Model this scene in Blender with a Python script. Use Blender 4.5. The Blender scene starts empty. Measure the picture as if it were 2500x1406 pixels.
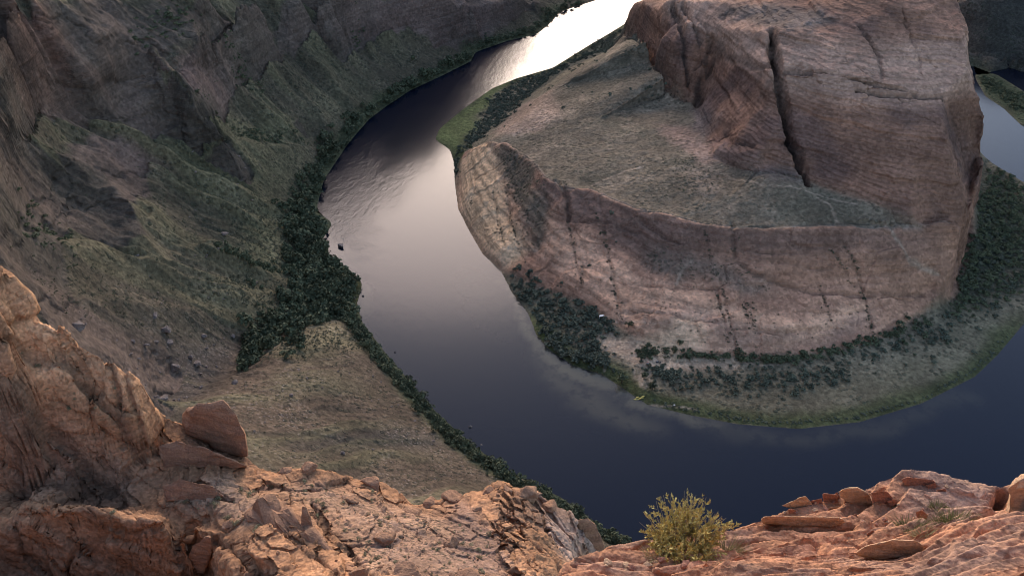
import bpy, bmesh, math, random, time
import numpy as np
from mathutils import Vector, Matrix
from mathutils.geometry import delaunay_2d_cdt
T0 = time.time()
random.seed(7)
rng = np.random.default_rng(7)
sc = bpy.context.scene
col = sc.collection

# ------------------------------------------------------------------ camera, sky, sun, exposure
H = 300.0                       # eye height above the river (metres)
FOC, PITCH = 2165.0, math.radians(35)
cam_d = bpy.data.cameras.new('camera')
cam = bpy.data.objects.new('camera', cam_d)
col.objects.link(cam)
cam.location = (0, 0, H)
cam.rotation_euler = (math.radians(90) - PITCH, 0, 0)
cam_d.sensor_width = 36.0
cam_d.lens = 36.0 * FOC / 2500.0
cam_d.clip_start, cam_d.clip_end = 0.2, 20000
sc.camera = cam

SUN_EL, SUN_AZ = math.radians(19.5), math.radians(-5)     # azimuth from +Y towards +X
w = bpy.data.worlds.new('World'); sc.world = w; w.use_nodes = True
nt = w.node_tree
bg = nt.nodes['Background']
sky = nt.nodes.new('ShaderNodeTexSky'); sky.sky_type = 'NISHITA'
sky.sun_disc = False; sky.sun_elevation = SUN_EL; sky.sun_rotation = SUN_AZ
sky.air_density = 1.0; sky.dust_density = 4.0; sky.ozone_density = 1.2; sky.altitude = 1200
nt.links.new(sky.outputs[0], bg.inputs[0]); bg.inputs[1].default_value = 0.15
sd = bpy.data.lights.new('sun', 'SUN'); sd.energy = 0.64; sd.angle = math.radians(34)
sd.color = (1.0, 0.73, 0.60)
so = bpy.data.objects.new('sun', sd); col.objects.link(so)
d = Vector((math.sin(SUN_AZ) * math.cos(SUN_EL), math.cos(SUN_AZ) * math.cos(SUN_EL), math.sin(SUN_EL)))
so.rotation_euler = d.to_track_quat('Z', 'Y').to_euler(); so.location = (0, 200, 600)
sc.view_settings.view_transform = 'Standard'; sc.view_settings.look = 'None'
sc.view_settings.exposure = 1.42; sc.view_settings.gamma = 1.0
sc.cycles.filter_width = 1.0
sc.cycles.max_bounces = 5; sc.cycles.diffuse_bounces = 3; sc.cycles.glossy_bounces = 2

# ------------------------------------------------------------------ helpers
_cp, _sp = math.cos(PITCH), math.sin(PITCH)
def ray(px, py):
    a, b = (px - 1250) / FOC, (703 - py) / FOC
    return np.array((a, _cp + b * _sp, -_sp + b * _cp))
def at(px, py, z):                       # where the sight line through a traced point meets height z
    r = ray(px, py)
    return r * ((z - H) / r[2]) + np.array((0, 0, H))

_perm = rng.permutation(256)
_perm = np.concatenate([_perm, _perm, _perm])
_ang = rng.random(256) * 2 * np.pi
_g2 = np.stack([np.cos(_ang), np.sin(_ang)], 1).astype(np.float32)
_g3 = rng.normal(size=(256, 3)).astype(np.float32); _g3 /= np.linalg.norm(_g3, axis=1)[:, None]
def _fade(t): return t * t * t * (t * (t * 6 - 15) + 10)
def n2(x, y):
    xi, yi = np.floor(x).astype(np.int32), np.floor(y).astype(np.int32)
    xf, yf = (x - xi).astype(np.float32), (y - yi).astype(np.float32)
    xi &= 255; yi &= 255
    u, v = _fade(xf), _fade(yf)
    def g(i, j):
        h = _perm[_perm[xi + i] + yi + j] & 255
        return _g2[h, 0] * (xf - i) + _g2[h, 1] * (yf - j)
    return ((g(0, 0) * (1 - u) + g(1, 0) * u) * (1 - v) + (g(0, 1) * (1 - u) + g(1, 1) * u) * v) * 1.5
def n3(x, y, z):
    xi, yi, zi = [np.floor(q).astype(np.int32) for q in (x, y, z)]
    xf, yf, zf = [(q - i).astype(np.float32) for q, i in ((x, xi), (y, yi), (z, zi))]
    xi &= 255; yi &= 255; zi &= 255
    u, v, t = _fade(xf), _fade(yf), _fade(zf)
    def g(i, j, k):
        h = _perm[_perm[_perm[xi + i] + yi + j] + zi + k] & 255
        return _g3[h, 0] * (xf - i) + _g3[h, 1] * (yf - j) + _g3[h, 2] * (zf - k)
    def lay(k):
        return (g(0, 0, k) * (1 - u) + g(1, 0, k) * u) * (1 - v) + (g(0, 1, k) * (1 - u) + g(1, 1, k) * u) * v
    return (lay(0) * (1 - t) + lay(1) * t) * 1.4
def fbm2(x, y, o=4, gain=.5):
    s = 0; a = 1.0
    for k in range(o):
        s = s + a * n2(x * 2 ** k + 17.3 * k, y * 2 ** k - 9.1 * k); a *= gain
    return s
def fbm3(x, y, z, o=3, gain=.5):
    s = 0; a = 1.0
    for k in range(o):
        s = s + a * n3(x * 2 ** k + 17.3 * k, y * 2 ** k - 9.1 * k, z * 2 ** k + 4.7 * k); a *= gain
    return s
def ridged(x, y, o=3):
    s = 0; a = 1.0
    for k in range(o):
        s = s + a * (1 - 2 * np.abs(n2(x * 2 ** k + 31.7 * k, y * 2 ** k + 11.9 * k))); a *= .5
    return s
def worley(x, y, jit=.9):                 # distances to nearest and second cell point, id
    xi, yi = np.floor(x).astype(np.int32), np.floor(y).astype(np.int32)
    d1 = np.full(x.shape, 9., np.float32); d2 = d1.copy(); idn = np.zeros(x.shape, np.int32)
    for i in (-1, 0, 1):
        for j in (-1, 0, 1):
            h = _perm[_perm[(xi + i) & 255] + ((yi + j) & 255)] & 255
            h2 = _perm[h + 57] & 255
            dx = xi + i + .5 + (h / 255. - .5) * jit - x; dy = yi + j + .5 + (h2 / 255. - .5) * jit - y
            dd = np.sqrt(dx * dx + dy * dy)
            nearer = dd < d1
            d2 = np.where(nearer, d1, np.minimum(d2, dd)); idn = np.where(nearer, h, idn); d1 = np.where(nearer, dd, d1)
    return d1, d2, idn
def sst(a, b, x):
    t = np.clip((x - a) / (b - a), 0, 1); return t * t * (3 - 2 * t)
def blur(a, s):
    if s <= 0: return a
    r = int(3 * s + 1); k = np.exp(-.5 * (np.arange(-r, r + 1) / s) ** 2); k /= k.sum()
    for ax in (0, 1):
        p = np.pad(a, [(r, r) if i == ax else (0, 0) for i in (0, 1)], mode='edge')
        o = np.zeros_like(a)
        n = a.shape[ax]
        for i, kk in enumerate(k):
            o += kk * (p[i:i + n] if ax == 0 else p[:, i:i + n])
        a = o
    return a
def dens(pts, step):
    out = []
    for a, b in zip(pts[:-1], pts[1:]):
        a, b = np.array(a, float), np.array(b, float)
        n = max(1, int(np.linalg.norm((b - a)[:2]) / step))
        for i in range(n): out.append(a + (b - a) * i / n)
    out.append(np.array(pts[-1], float)); return out
def C(pts, step=6):                       # traced line (px, py, z) -> world
    return dens([at(*p) for p in pts], step)

class HF:
    """Heightfield on a regular XY grid, from scattered 3-D lines."""
    def __init__(s, lines, x0, x1, y0, y1, step):
        s.x0, s.y0, s.st = x0, y0, step
        s.nx, s.ny = int((x1 - x0) / step) + 1, int((y1 - y0) / step) + 1
        P = np.array([p for l in lines for p in l])
        key = np.unique(np.round(P[:, :2] / (step * .5)).astype(int), axis=0, return_index=True)[1]
        P = P[key]
        v, e, f, ov, oe, of = delaunay_2d_cdt([Vector(p[:2]) for p in P], [], [], 0, 1e-4)
        V = np.array([tuple(q) for q in v]); Z = np.array([P[o[0], 2] for o in ov])
        s.z = np.full((s.ny, s.nx), np.nan, np.float32)
        for t in f:
            a, b, c = V[t[0]], V[t[1]], V[t[2]]
            i0 = max(0, int((min(a[0], b[0], c[0]) - x0) / step)); i1 = min(s.nx - 1, int((max(a[0], b[0], c[0]) - x0) / step) + 1)
            j0 = max(0, int((min(a[1], b[1], c[1]) - y0) / step)); j1 = min(s.ny - 1, int((max(a[1], b[1], c[1]) - y0) / step) + 1)
            if i1 < i0 or j1 < j0: continue
            X = x0 + np.arange(i0, i1 + 1) * step; Y = (y0 + np.arange(j0, j1 + 1) * step)[:, None]
            den = (b[1] - c[1]) * (a[0] - c[0]) + (c[0] - b[0]) * (a[1] - c[1])
            if abs(den) < 1e-9: continue
            l1 = ((b[1] - c[1]) * (X - c[0]) + (c[0] - b[0]) * (Y - c[1])) / den
            l2 = ((c[1] - a[1]) * (X - c[0]) + (a[0] - c[0]) * (Y - c[1])) / den
            l3 = 1 - l1 - l2
            m = (l1 >= -1e-6) & (l2 >= -1e-6) & (l3 >= -1e-6)
            zz = l1 * Z[t[0]] + l2 * Z[t[1]] + l3 * Z[t[2]]
            sub = s.z[j0:j1 + 1, i0:i1 + 1]; sub[m] = zz[m]
        s.z[np.isnan(s.z)] = np.nanmin(s.z)
    def grid(s):
        return np.meshgrid(s.x0 + np.arange(s.nx) * s.st, s.y0 + np.arange(s.ny) * s.st)
    def samp(s, x, y, a=None):
        a = s.z if a is None else a
        u = np.clip((np.asarray(x) - s.x0) / s.st, 0, s.nx - 1.001); v = np.clip((np.asarray(y) - s.y0) / s.st, 0, s.ny - 1.001)
        i, j = u.astype(int), v.astype(int); fu, fv = u - i, v - j
        return (a[j, i] * (1 - fu) + a[j, i + 1] * fu) * (1 - fv) + (a[j + 1, i] * (1 - fu) + a[j + 1, i + 1] * fu) * fv
    def hit(s, px, py, t0, t1, n=1500):   # first meeting of a sight line with the ground
        r = ray(px, py); hl = math.hypot(r[0], r[1])
        t = np.linspace(t0, t1, n) / hl
        x, y, z = r[0] * t, r[1] * t, H + r[2] * t
        g = s.samp(x, y)
        k = np.argmax(z <= g)
        if z[k] > g[k]: k = n - 1
        return np.array((x[k], y[k], g[k]))
    def poly(s, pts, soft=3.0):           # filled outline (world XY) as a soft mask
        pts = np.array([tuple(p)[:2] for p in pts])
        X, Y = s.grid(); m = np.zeros(X.shape, bool)
        j = len(pts) - 1
        for i in range(len(pts)):
            xi, yi = pts[i]; xj, yj = pts[j]
            if yi != yj:
                m ^= ((yi > Y) != (yj > Y)) & (X < (xj - xi) * (Y - yi) / (yj - yi) + xi)
            j = i
        return blur(m.astype(np.float32), soft / s.st)
    def dist(s, pts, R):                  # distance to a world polyline, capped at R
        D = np.full((s.ny, s.nx), R, np.float32)
        for a, b in zip(pts[:-1], pts[1:]):
            a, b = np.array(a)[:2], np.array(b)[:2]
            i0, i1 = [int(np.clip((q - s.x0) / s.st, 0, s.nx - 1)) for q in (min(a[0], b[0]) - R, max(a[0], b[0]) + R)]
            j0, j1 = [int(np.clip((q - s.y0) / s.st, 0, s.ny - 1)) for q in (min(a[1], b[1]) - R, max(a[1], b[1]) + R)]
            if i1 <= i0 or j1 <= j0: continue
            X = s.x0 + np.arange(i0, i1 + 1) * s.st; Y = (s.y0 + np.arange(j0, j1 + 1) * s.st)[:, None]
            dx, dy = b - a; L = max(dx * dx + dy * dy, 1e-9)
            t = np.clip(((X - a[0]) * dx + (Y - a[1]) * dy) / L, 0, 1)
            dd = np.hypot(X - a[0] - t * dx, Y - a[1] - t * dy)
            D[j0:j1 + 1, i0:i1 + 1] = np.minimum(D[j0:j1 + 1, i0:i1 + 1], dd)
        return D

def link(name, me, parent=None, mat=None, **props):
    o = bpy.data.objects.new(name, me); col.objects.link(o)
    if mat is not None and me is not None and not me.materials: me.materials.append(mat)
    if parent is not None: o.parent = parent
    for k, v in props.items(): o[k] = v
    return o
def mesh_np(name, V, F, cols=None, smooth=True):
    """V (n,3), F (m,k) -> mesh, optional per-vertex RGBA dict."""
    me = bpy.data.meshes.new(name)
    V = np.ascontiguousarray(V, np.float32); F = np.ascontiguousarray(F, np.int32); k = F.shape[1]
    me.vertices.add(len(V)); me.vertices.foreach_set('co', V.ravel())
    me.loops.add(F.size); me.loops.foreach_set('vertex_index', F.ravel())
    me.polygons.add(len(F)); me.polygons.foreach_set('loop_start', np.arange(0, F.size, k, dtype=np.int32))
    try: me.polygons.foreach_set('loop_total', np.full(len(F), k, np.int32))
    except Exception: pass
    me.polygons.foreach_set('use_smooth', np.full(len(F), smooth, bool))
    for nm, c in (cols or {}).items():
        at_ = me.color_attributes.new(nm, 'FLOAT_COLOR', 'POINT')
        if c.shape[1] == 3: c = np.concatenate([c, np.ones((len(c), 1))], 1)
        at_.data.foreach_set('color', np.ascontiguousarray(c, np.float32).ravel())
    me.update(calc_edges=True)
    return me
def gridfaces(nr, nc):
    i = np.arange(nr - 1)[:, None] * nc + np.arange(nc - 1)
    return np.stack([i, i + 1, i + nc + 1, i + nc], -1).reshape(-1, 4)
def grid_normals(P):
    du = np.gradient(P, axis=1); dv = np.gradient(P, axis=0)
    n = np.cross(du, dv); n /= np.maximum(np.linalg.norm(n, axis=-1, keepdims=True), 1e-9)
    return n * np.sign(n[..., 2:3] + 1e-9)

# ------------------------------------------------------------------ materials
def new_mat(name):
    m = bpy.data.materials.new(name); m.use_nodes = True
    t = m.node_tree; b = t.nodes['Principled BSDF']
    b.inputs['Specular IOR Level'].default_value = 0.15
    return m, t, b
def N(t, kind, **kw):
    n = t.nodes.new(kind)
    for k, v in kw.items():
        if k in n.inputs: n.inputs[k].default_value = v
        else: setattr(n, k, v)
    return n
def mapped(t, scale, rot=(0, 0, 0), src=None):
    tc = N(t, 'ShaderNodeTexCoord'); mp = N(t, 'ShaderNodeMapping')
    mp.inputs['Scale'].default_value = scale; mp.inputs['Rotation'].default_value = rot
    t.links.new(tc.outputs['Object'], mp.inputs[0]); return mp.outputs[0]
def noise(t, vec, scale, detail=5, rough=.6):
    n = N(t, 'ShaderNodeTexNoise', Scale=scale, Detail=detail, Roughness=rough)
    t.links.new(vec, n.inputs['Vector']); return n.outputs['Fac']
def mrange(t, v, a, b, c, d):
    m = N(t, 'ShaderNodeMapRange'); m.inputs[1].default_value = a; m.inputs[2].default_value = b
    m.inputs[3].default_value = c; m.inputs[4].default_value = d
    t.links.new(v, m.inputs[0]); return m.outputs[0]
def mathn(t, op, a, b):
    m = N(t, 'ShaderNodeMath', operation=op)
    for i, q in enumerate((a, b)):
        if isinstance(q, (int, float)): m.inputs[i].default_value = q
        else: t.links.new(q, m.inputs[i])
    return m.outputs[0]
def mix(t, fac, a, b, mode='MIX'):
    m = N(t, 'ShaderNodeMix', data_type='RGBA', blend_type=mode)
    for i, q in ((0, fac), (6, a), (7, b)):
        if isinstance(q, (int, float)): m.inputs[i].default_value = q
        elif isinstance(q, tuple): m.inputs[i].default_value = (*q, 1)
        else: t.links.new(q, m.inputs[i])
    return m.outputs[2]

def ground_mat(name, unit, bump=1.0):
    """Sandstone and scrub: vertex colours give the kind of ground, the nodes its grain. unit = size of the finest grain (m).
    mask attribute: R = scrub speckle, G = bedded rock, B = loose stones."""
    m, t, b = new_mat(name)
    base = N(t, 'ShaderNodeAttribute', attribute_name='tint').outputs['Color']
    msk = N(t, 'ShaderNodeSeparateColor'); t.links.new(N(t, 'ShaderNodeAttribute', attribute_name='mask').outputs['Color'], msk.inputs[0])
    iso = mapped(t, (1 / unit,) * 3)
    bed = mapped(t, (.02 / unit, .02 / unit, .95 / unit), (math.radians(9), math.radians(-7), 0))
    nb = noise(t, bed, .42, 7, .66); nf = noise(t, iso, .5, 6, .7); bed2 = mapped(t, (.03 / unit, .03 / unit, .8 / unit), (math.radians(-24), math.radians(19), 0)); nb2 = noise(t, bed2, .5, 6, .62); sel = mrange(t, noise(t, mapped(t, (.010 / unit, .010 / unit, .035 / unit)), 1.6, 2, .5), .47, .53, 0, 1); nb = mathn(t, 'ADD', mathn(t, 'MULTIPLY', nb, mathn(t, 'SUBTRACT', 1.0, sel)), mathn(t, 'MULTIPLY', nb2, sel)); nm = noise(t, iso, .045, 5, .6); nl = noise(t, iso, .011, 4, .55)
    # rock: thin beds, mottling, dark varnish
    r1 = mix(t, mrange(t, nm, .35, .65, .35, 1.0), base, mix(t, 1.0, base, mrange(t, nb, .32, .68, .66, 1.25), 'MULTIPLY'))
    c = mix(t, msk.outputs[1], base, r1)
    c = mix(t, 1.0, c, mix(t, msk.outputs[1], mrange(t, nf, .28, .72, .55, 1.42), mrange(t, nf, .28, .72, .80, 1.18)), 'MULTIPLY')
    c = mix(t, 1.0, c, mrange(t, nm, .3, .7, .66, 1.30), 'MULTIPLY')
    c = mix(t, .6, c, mix(t, nl, (.70, .68, .66), (1.26, 1.16, 1.08)), 'MULTIPLY')
    # scrub: small dark bushes and dry tufts
    vor = N(t, 'ShaderNodeTexVoronoi', Scale=.42, Randomness=1.0); t.links.new(iso, vor.inputs['Vector'])
    dots = mrange(t, vor.outputs['Distance'], .28, .46, 1, 0)
    pres = mrange(t, noise(t, iso, .09, 4, .65), .42, .58, 0, 1)
    dark = mathn(t, 'MULTIPLY', mathn(t, 'MULTIPLY', dots, pres), msk.outputs[0])
    c = mix(t, mathn(t, 'MULTIPLY', dark, .8), c, (.040, .045, .028))
    vor2 = N(t, 'ShaderNodeTexVoronoi', Scale=.8, Randomness=1.0); t.links.new(iso, vor2.inputs['Vector'])
    pale = mathn(t, 'MULTIPLY', mrange(t, vor2.outputs['Distance'], .18, .32, .75, 0), mathn(t, 'MULTIPLY', msk.outputs[2], mrange(t, nm, .45, .62, 0, 1)))
    c = mix(t, pale, c, (.30, .225, .18))
    sp = N(t, 'ShaderNodeSeparateColor'); t.links.new(vor2.outputs['Color'], sp.inputs[0])
    c = mix(t, 1.0, c, mrange(t, sp.outputs[0], 0, 1, .76, 1.22), 'MULTIPLY')
    t.links.new(c, b.inputs['Base Color'])
    b.inputs['Roughness'].default_value = .92
    hgt = mathn(t, 'ADD', mathn(t, 'MULTIPLY', nf, .8), mathn(t, 'MULTIPLY', mathn(t, 'MULTIPLY', nb, msk.outputs[1]), 1.6))
    hgt = mathn(t, 'ADD', hgt, mathn(t, 'MULTIPLY', nm, 2.0))
    hgt = mathn(t, 'ADD', hgt, mathn(t, 'MULTIPLY', dark, .9))
    bp = N(t, 'ShaderNodeBump', Strength=.75 * bump, Distance=unit * 1.3); t.links.new(hgt, bp.inputs['Height'])
    t.links.new(bp.outputs[0], b.inputs['Normal'])
    return m
MAT_LAND = ground_mat('sandstone_and_scrub', 1.3)
MAT_RIDGE = ground_mat('ridge_sandstone', .34)
MAT_RIM = ground_mat('rim_sandstone', .022, 1.0)

def rock_mat(name, c1, c2, unit, bump=.8):
    m, t, b = new_mat(name)
    iso = mapped(t, (1 / unit,) * 3); bed = mapped(t, (.12 / unit, .12 / unit, 1.2 / unit), (.15, -.1, 0))
    n1 = noise(t, iso, .25, 6, .65); n2_ = noise(t, bed, .4, 5, .6); n3_ = noise(t, iso, 1.1, 5, .7)
    c = mix(t, mrange(t, n1, .35, .65, 0, 1), c1, c2)
    c = mix(t, 1.0, c, mrange(t, n2_, .3, .7, .72, 1.24), 'MULTIPLY'); c = mix(t, 1.0, c, mrange(t, n3_, .3, .7, .72, 1.22), 'MULTIPLY')
    t.links.new(c, b.inputs['Base Color']); b.inputs['Roughness'].default_value = .9
    bp = N(t, 'ShaderNodeBump', Strength=bump, Distance=unit * 1.2)
    t.links.new(mathn(t, 'ADD', n3_, mathn(t, 'ADD', mathn(t, 'MULTIPLY', n2_, 1.3), n1)), bp.inputs['Height']); t.links.new(bp.outputs[0], b.inputs['Normal'])
    return m
def leaf_mat(name, c1, c2, scale=.5, trans=.25):
    m, t, b = new_mat(name)
    oi = N(t, 'ShaderNodeObjectInfo'); geo = N(t, 'ShaderNodeNewGeometry')
    n = noise(t, geo.outputs['Position'], scale, 3, .6)
    f = mathn(t, 'ADD', mathn(t, 'MULTIPLY', mrange(t, n, .3, .7, 0, 1), .6), mathn(t, 'MULTIPLY', geo.outputs['Random Per Island'], .4))
    c = mix(t, f, c1, c2)
    c = mix(t, 1.0, c, mrange(t, oi.outputs['Random'], 0, 1, .7, 1.3), 'MULTIPLY')
    t.links.new(c, b.inputs['Base Color']); b.inputs['Roughness'].default_value = .75
    return m
def plain(name, c, rough=.6):
    m, t, b = new_mat(name)
    n = noise(t, mapped(t, (1, 1, 1)), 9, 4)
    t.links.new(mix(t, 1.0, c, mrange(t, n, .3, .7, .85, 1.12), 'MULTIPLY'), b.inputs['Base Color'])
    b.inputs['Roughness'].default_value = rough; return m

# ------------------------------------------------------------------ the canyon: traced lines with heights
L = []
W = lambda pts, step=12: dens(pts, step)
# shores (z = 0)
left_shore = [(150, 1100, 0), (230, 1330, 0)][::-1] + [tuple(at(x, y, 0)) for x, y in (
    (1460, 0), (1365, 30), (1340, 60), (1310, 85), (1240, 100), (1160, 128), (1150, 150), (1080, 185), (1000, 222), (940, 262), (900, 292), (850, 350),
    (790, 440), (770, 520), (810, 540), (800, 620), (850, 655), (887, 690), (872, 740), (882, 785), (940, 862), (1000, 932), (1060, 1002),
    (1150, 1085), (1250, 1155), (1370, 1215), (1480, 1295), (1560, 1340))]
outer_shore = [left_shore[-1], (100, 216, 0), (180, 206, 0), (270, 225, 0), (350, 280, 0), (425, 350, 0), (475, 430, 0), (505, 520, 0), (510, 620, 0),
               (500, 720, 0)] + [tuple(at(x, y, 0)) for x, y in ((2540, 172), (2500, 163), (2430, 152), (2370, 146))] + [(415, 860, 0), (430, 960, 0), (470, 1100, 0), (520, 1330, 0)]
inner_shore = [(300, 1330, 0), (220, 1090, 0), (150, 965, 0)] + [tuple(at(x, y, 0)) for x, y in (
    (1515, 66), (1440, 110), (1350, 166), (1260, 192), (1200, 217), (1130, 267), (1072, 315), (1062, 342), (1100, 366), (1110, 400), (1112, 450), (1120, 510),
    (1145, 560), (1180, 620), (1225, 660), (1250, 712), (1290, 765), (1310, 815), (1340, 852), (1400, 892), (1470, 913), (1520, 947), (1580, 987),
    (1680, 1012), (1800, 1035), (1950, 1047), (2100, 1030), (2250, 985), (2380, 920), (2440, 862), (2500, 790))] + [
    (335, 425, 0), (375, 470, 0), (385, 520, 0)] + [tuple(at(x, y, 0)) for x, y in ((2500, 446), (2415, 394))] + [(350, 640, 0), (362, 720, 0), (380, 800, 0), (370, 880, 0), (385, 1000, 0), (430, 1330, 0)]
bar = [tuple(at(x, y, 0)) for x, y in ((2372, 158), (2440, 186), (2500, 223), (2560, 262), (2560, 350), (2500, 314), (2450, 266), (2405, 236), (2385, 200), (2372, 158))]
bed = [(265, 1330, -5), (185, 1095, -5), (130, 1010, -5)] + [tuple(at(x, y, -5)) for x, y in (
    (1480, 25), (1420, 85), (1250, 155), (1110, 225), (990, 300), (930, 400), (900, 480), (960, 590), (1010, 700), (1080, 830), (1200, 950), (1350, 1070), (1550, 1150),
    (1800, 1170), (2100, 1140), (2350, 1050), (2500, 940))] + [(370, 370, -5), (425, 430, -5), (440, 510, -5), (425, 580, -5)] + [tuple(at(x, y, -5)) for x, y in ((2450, 330), (2400, 270))] + [(385, 720, -5), (398, 800, -5), (395, 880, -5), (405, 960, -5), (440, 1100, -5), (480, 1330, -5)]
for l in (left_shore, outer_shore, inner_shore, bar): L.append(dens(l, 5))
L.append(dens(bed, 5))
L.append(dens([(440, 560, -5), (455, 640, -5), tuple(at(2500, 195, -5)), tuple(at(2430, 168, -5))], 5))
L.append(C([(2395, 188, 1.6), (2450, 222, 1.6), (2510, 268, 1.6), (2550, 300, 1.6)]))
# --- peninsula: flats, apron, bench, cliff
L.append(C([(1530, 90, 3), (1440, 140, 3), (1345, 195, 3), (1270, 250, 3), (1210, 300, 3), (1150, 345, 3), (1128, 372, 3)]))
L.append(C([(1118, 420, 1.5), (1130, 510, 1.5), (1155, 560, 1.5), (1190, 620, 1.5), (1232, 660, 1.5)]))
L.append(C([(1240, 668, 2.5), (1300, 695, 5), (1400, 735, 6), (1470, 785, 6), (1530, 830, 5.5), (1600, 855, 5), (1680, 868, 4.5), (1850, 875, 4), (2000, 862, 4), (2120, 838, 4), (2245, 775, 3.5)]))
L.append(C([(1330, 820, 2.2), (1420, 870, 2.5), (1520, 900, 3), (1650, 930, 3), (1850, 940, 2.8), (2050, 915, 2.8), (2250, 850, 2.8), (2400, 740, 2.8), (2480, 600, 2.8)]))
L.append(C([(1560, 960, 1.5), (1680, 985, 1.3), (1850, 1010, 1.2), (2050, 1005, 1.2), (2250, 950, 1.2), (2400, 870, 1.2)]))
# apron: lower swell, middle ledge, upper foot, rim
L.append(C([(1135, 395, 8), (1150, 470, 9), (1180, 550, 8), (1225, 620, 7)]))
L.append(C([(1160, 375, 17), (1200, 450, 18), (1240, 540, 15), (1290, 620, 12), (1400, 690, 13), (1500, 740, 13), (1600, 790, 13), (1750, 815, 13), (1900, 810, 13), (2050, 780, 12), (2200, 735, 12), (2270, 715, 12)]))
L.append(C([(1185, 350, 24), (1240, 430, 25), (1300, 520, 25), (1370, 590, 23), (1480, 640, 23), (1600, 685, 22), (1750, 700, 22), (1900, 700, 22), (2050, 690, 22), (2180, 680, 22), (2310, 670, 21)]))
L.append(C([(1190, 346, 27), (1255, 395, 30), (1310, 470, 32), (1350, 520, 30), (1450, 560, 31), (1600, 600, 32), (1750, 625, 32), (1900, 635, 33), (2050, 630, 34), (2200, 625, 34), (2330, 618, 30)]))
rim = [(1190, 343, 29), (1240, 345, 34), (1305, 385, 40), (1335, 425, 43), (1390, 450, 44), (1440, 456, 44), (1480, 472, 44.5), (1560, 505, 45), (1640, 517, 46), (1700, 533, 46), (1800, 547, 46), (1900, 545, 47), (2050, 546, 47), (2130, 552, 46), (2240, 548, 46), (2345, 545, 44)]
L.append(C(rim, 4))
L.append(C([(x, y + 14, z - 5) for x, y, z in rim[1:]], 4))
L.append(C([(1270, 290, 34), (1345, 215, 35), (1420, 160, 36), (1505, 115, 36)]))
L.append(C([(1258, 296, 22), (1335, 218, 22), (1410, 160, 22), (1500, 110, 22)]))
L.append(C([(1230, 300, 12), (1310, 225, 12), (1390, 160, 12), (1490, 105, 12)]))
L.append(C([(1400, 280, 43), (1550, 330, 46), (1650, 420, 47.5), (1800, 490, 48.5), (2000, 515, 49), (2200, 538, 49)]))
foot = [(1521, 122, 38), (1565, 182, 40), (1600, 228, 43), (1640, 252, 46), (1690, 262, 49), (1715, 320, 50), (1735, 388, 50), (1800, 420, 50), (1880, 443, 50), (1970, 452, 50), (2050, 475, 50.5), (2150, 505, 50.5), (2240, 528, 50), (2345, 538, 49)]
L.append(C(foot, 4))
L.append(C([(1750, 360, 57), (1810, 385, 59), (1880, 410, 59), (1960, 425, 58)], 4))
L.append(C([(1720, 255, 60), (1750, 290, 62), (1790, 320, 63)], 4))
mid = [(1522, 90, 50), (1600, 170, 62), (1660, 190, 66), (1720, 170, 70), (1760, 210, 72), (1800, 240, 74), (1850, 260, 80), (1910, 270, 82), (2000, 300, 80), (2100, 330, 78), (2200, 355, 76), (2320, 380, 73)]
L.append(C(mid, 4))
shoulder = [(1530, 45, 64), (1580, 90, 78), (1640, 105, 84), (1700, 105, 86), (1760, 125, 90), (1820, 150, 95), (1880, 165, 100), (1920, 165, 102), (2000, 180, 102), (2100, 200, 100), (2200, 222, 97), (2300, 235, 93)]
L.append(C(shoulder, 4))
upper = [(1548, 5, 78), (1620, 30, 92), (1700, 55, 97), (1760, 70, 101), (1830, 80, 108), (1885, 85, 112), (1950, 88, 114), (2050, 105, 112.5), (2150, 125, 110), (2250, 140, 107), (2300, 150, 105)]
L.append(C(upper, 4))
L.append(C([(1620, 0, 99), (1700, 5, 106), (1850, 20, 114), (2000, 20, 122), (2150, 20, 126), (2260, 40, 123), (2330, 70, 118)], 4))
edge = [(2338, 5, 124), (2360, 60, 116), (2363, 120, 110), (2362, 178, 102), (2382, 215, 92), (2410, 280, 79), (2416, 345, 68), (2394, 430, 55), (2358, 520, 46), (2342, 560, 40), (2333, 640, 26), (2287, 718, 14), (2243, 768, 6)]
L.append(C(edge, 4))
L.append(W([(305, 640, 110), (294, 570, 106), (293, 530, 74), (289, 500, 50), (273, 462, 34), (260, 440, 20), (252, 420, 7), (241, 396, 3)], 5))
L.append(W([(365, 800, 60), (328, 640, 40), (308, 560, 20), (298, 510, 10), (284, 475, 6), (270, 445, 4), (260, 424, 3.5)], 5))
L.append(W([(326, 570, 3), (314, 505, 3), (300, 466, 3), (286, 436, 3), (330, 470, 2.5)], 6))
# butte beyond the frame
L.append(W([(140, 720, 95), (180, 680, 118), (220, 620, 132), (260, 590, 140), (290, 600, 135)]))
L.append(W([(112, 740, 60), (120, 800, 60), (150, 900, 60), (200, 1000, 60)])); L.append(W([(112, 800, 15), (140, 905, 15), (190, 1000, 15)]))
L.append(W([(170, 800, 150), (220, 720, 160), (280, 700, 155), (300, 800, 165), (250, 900, 170), (280, 1000, 150), (360, 1330, 110)]))
L.append(W([(350, 900, 60), (355, 1000, 60)]))
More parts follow.
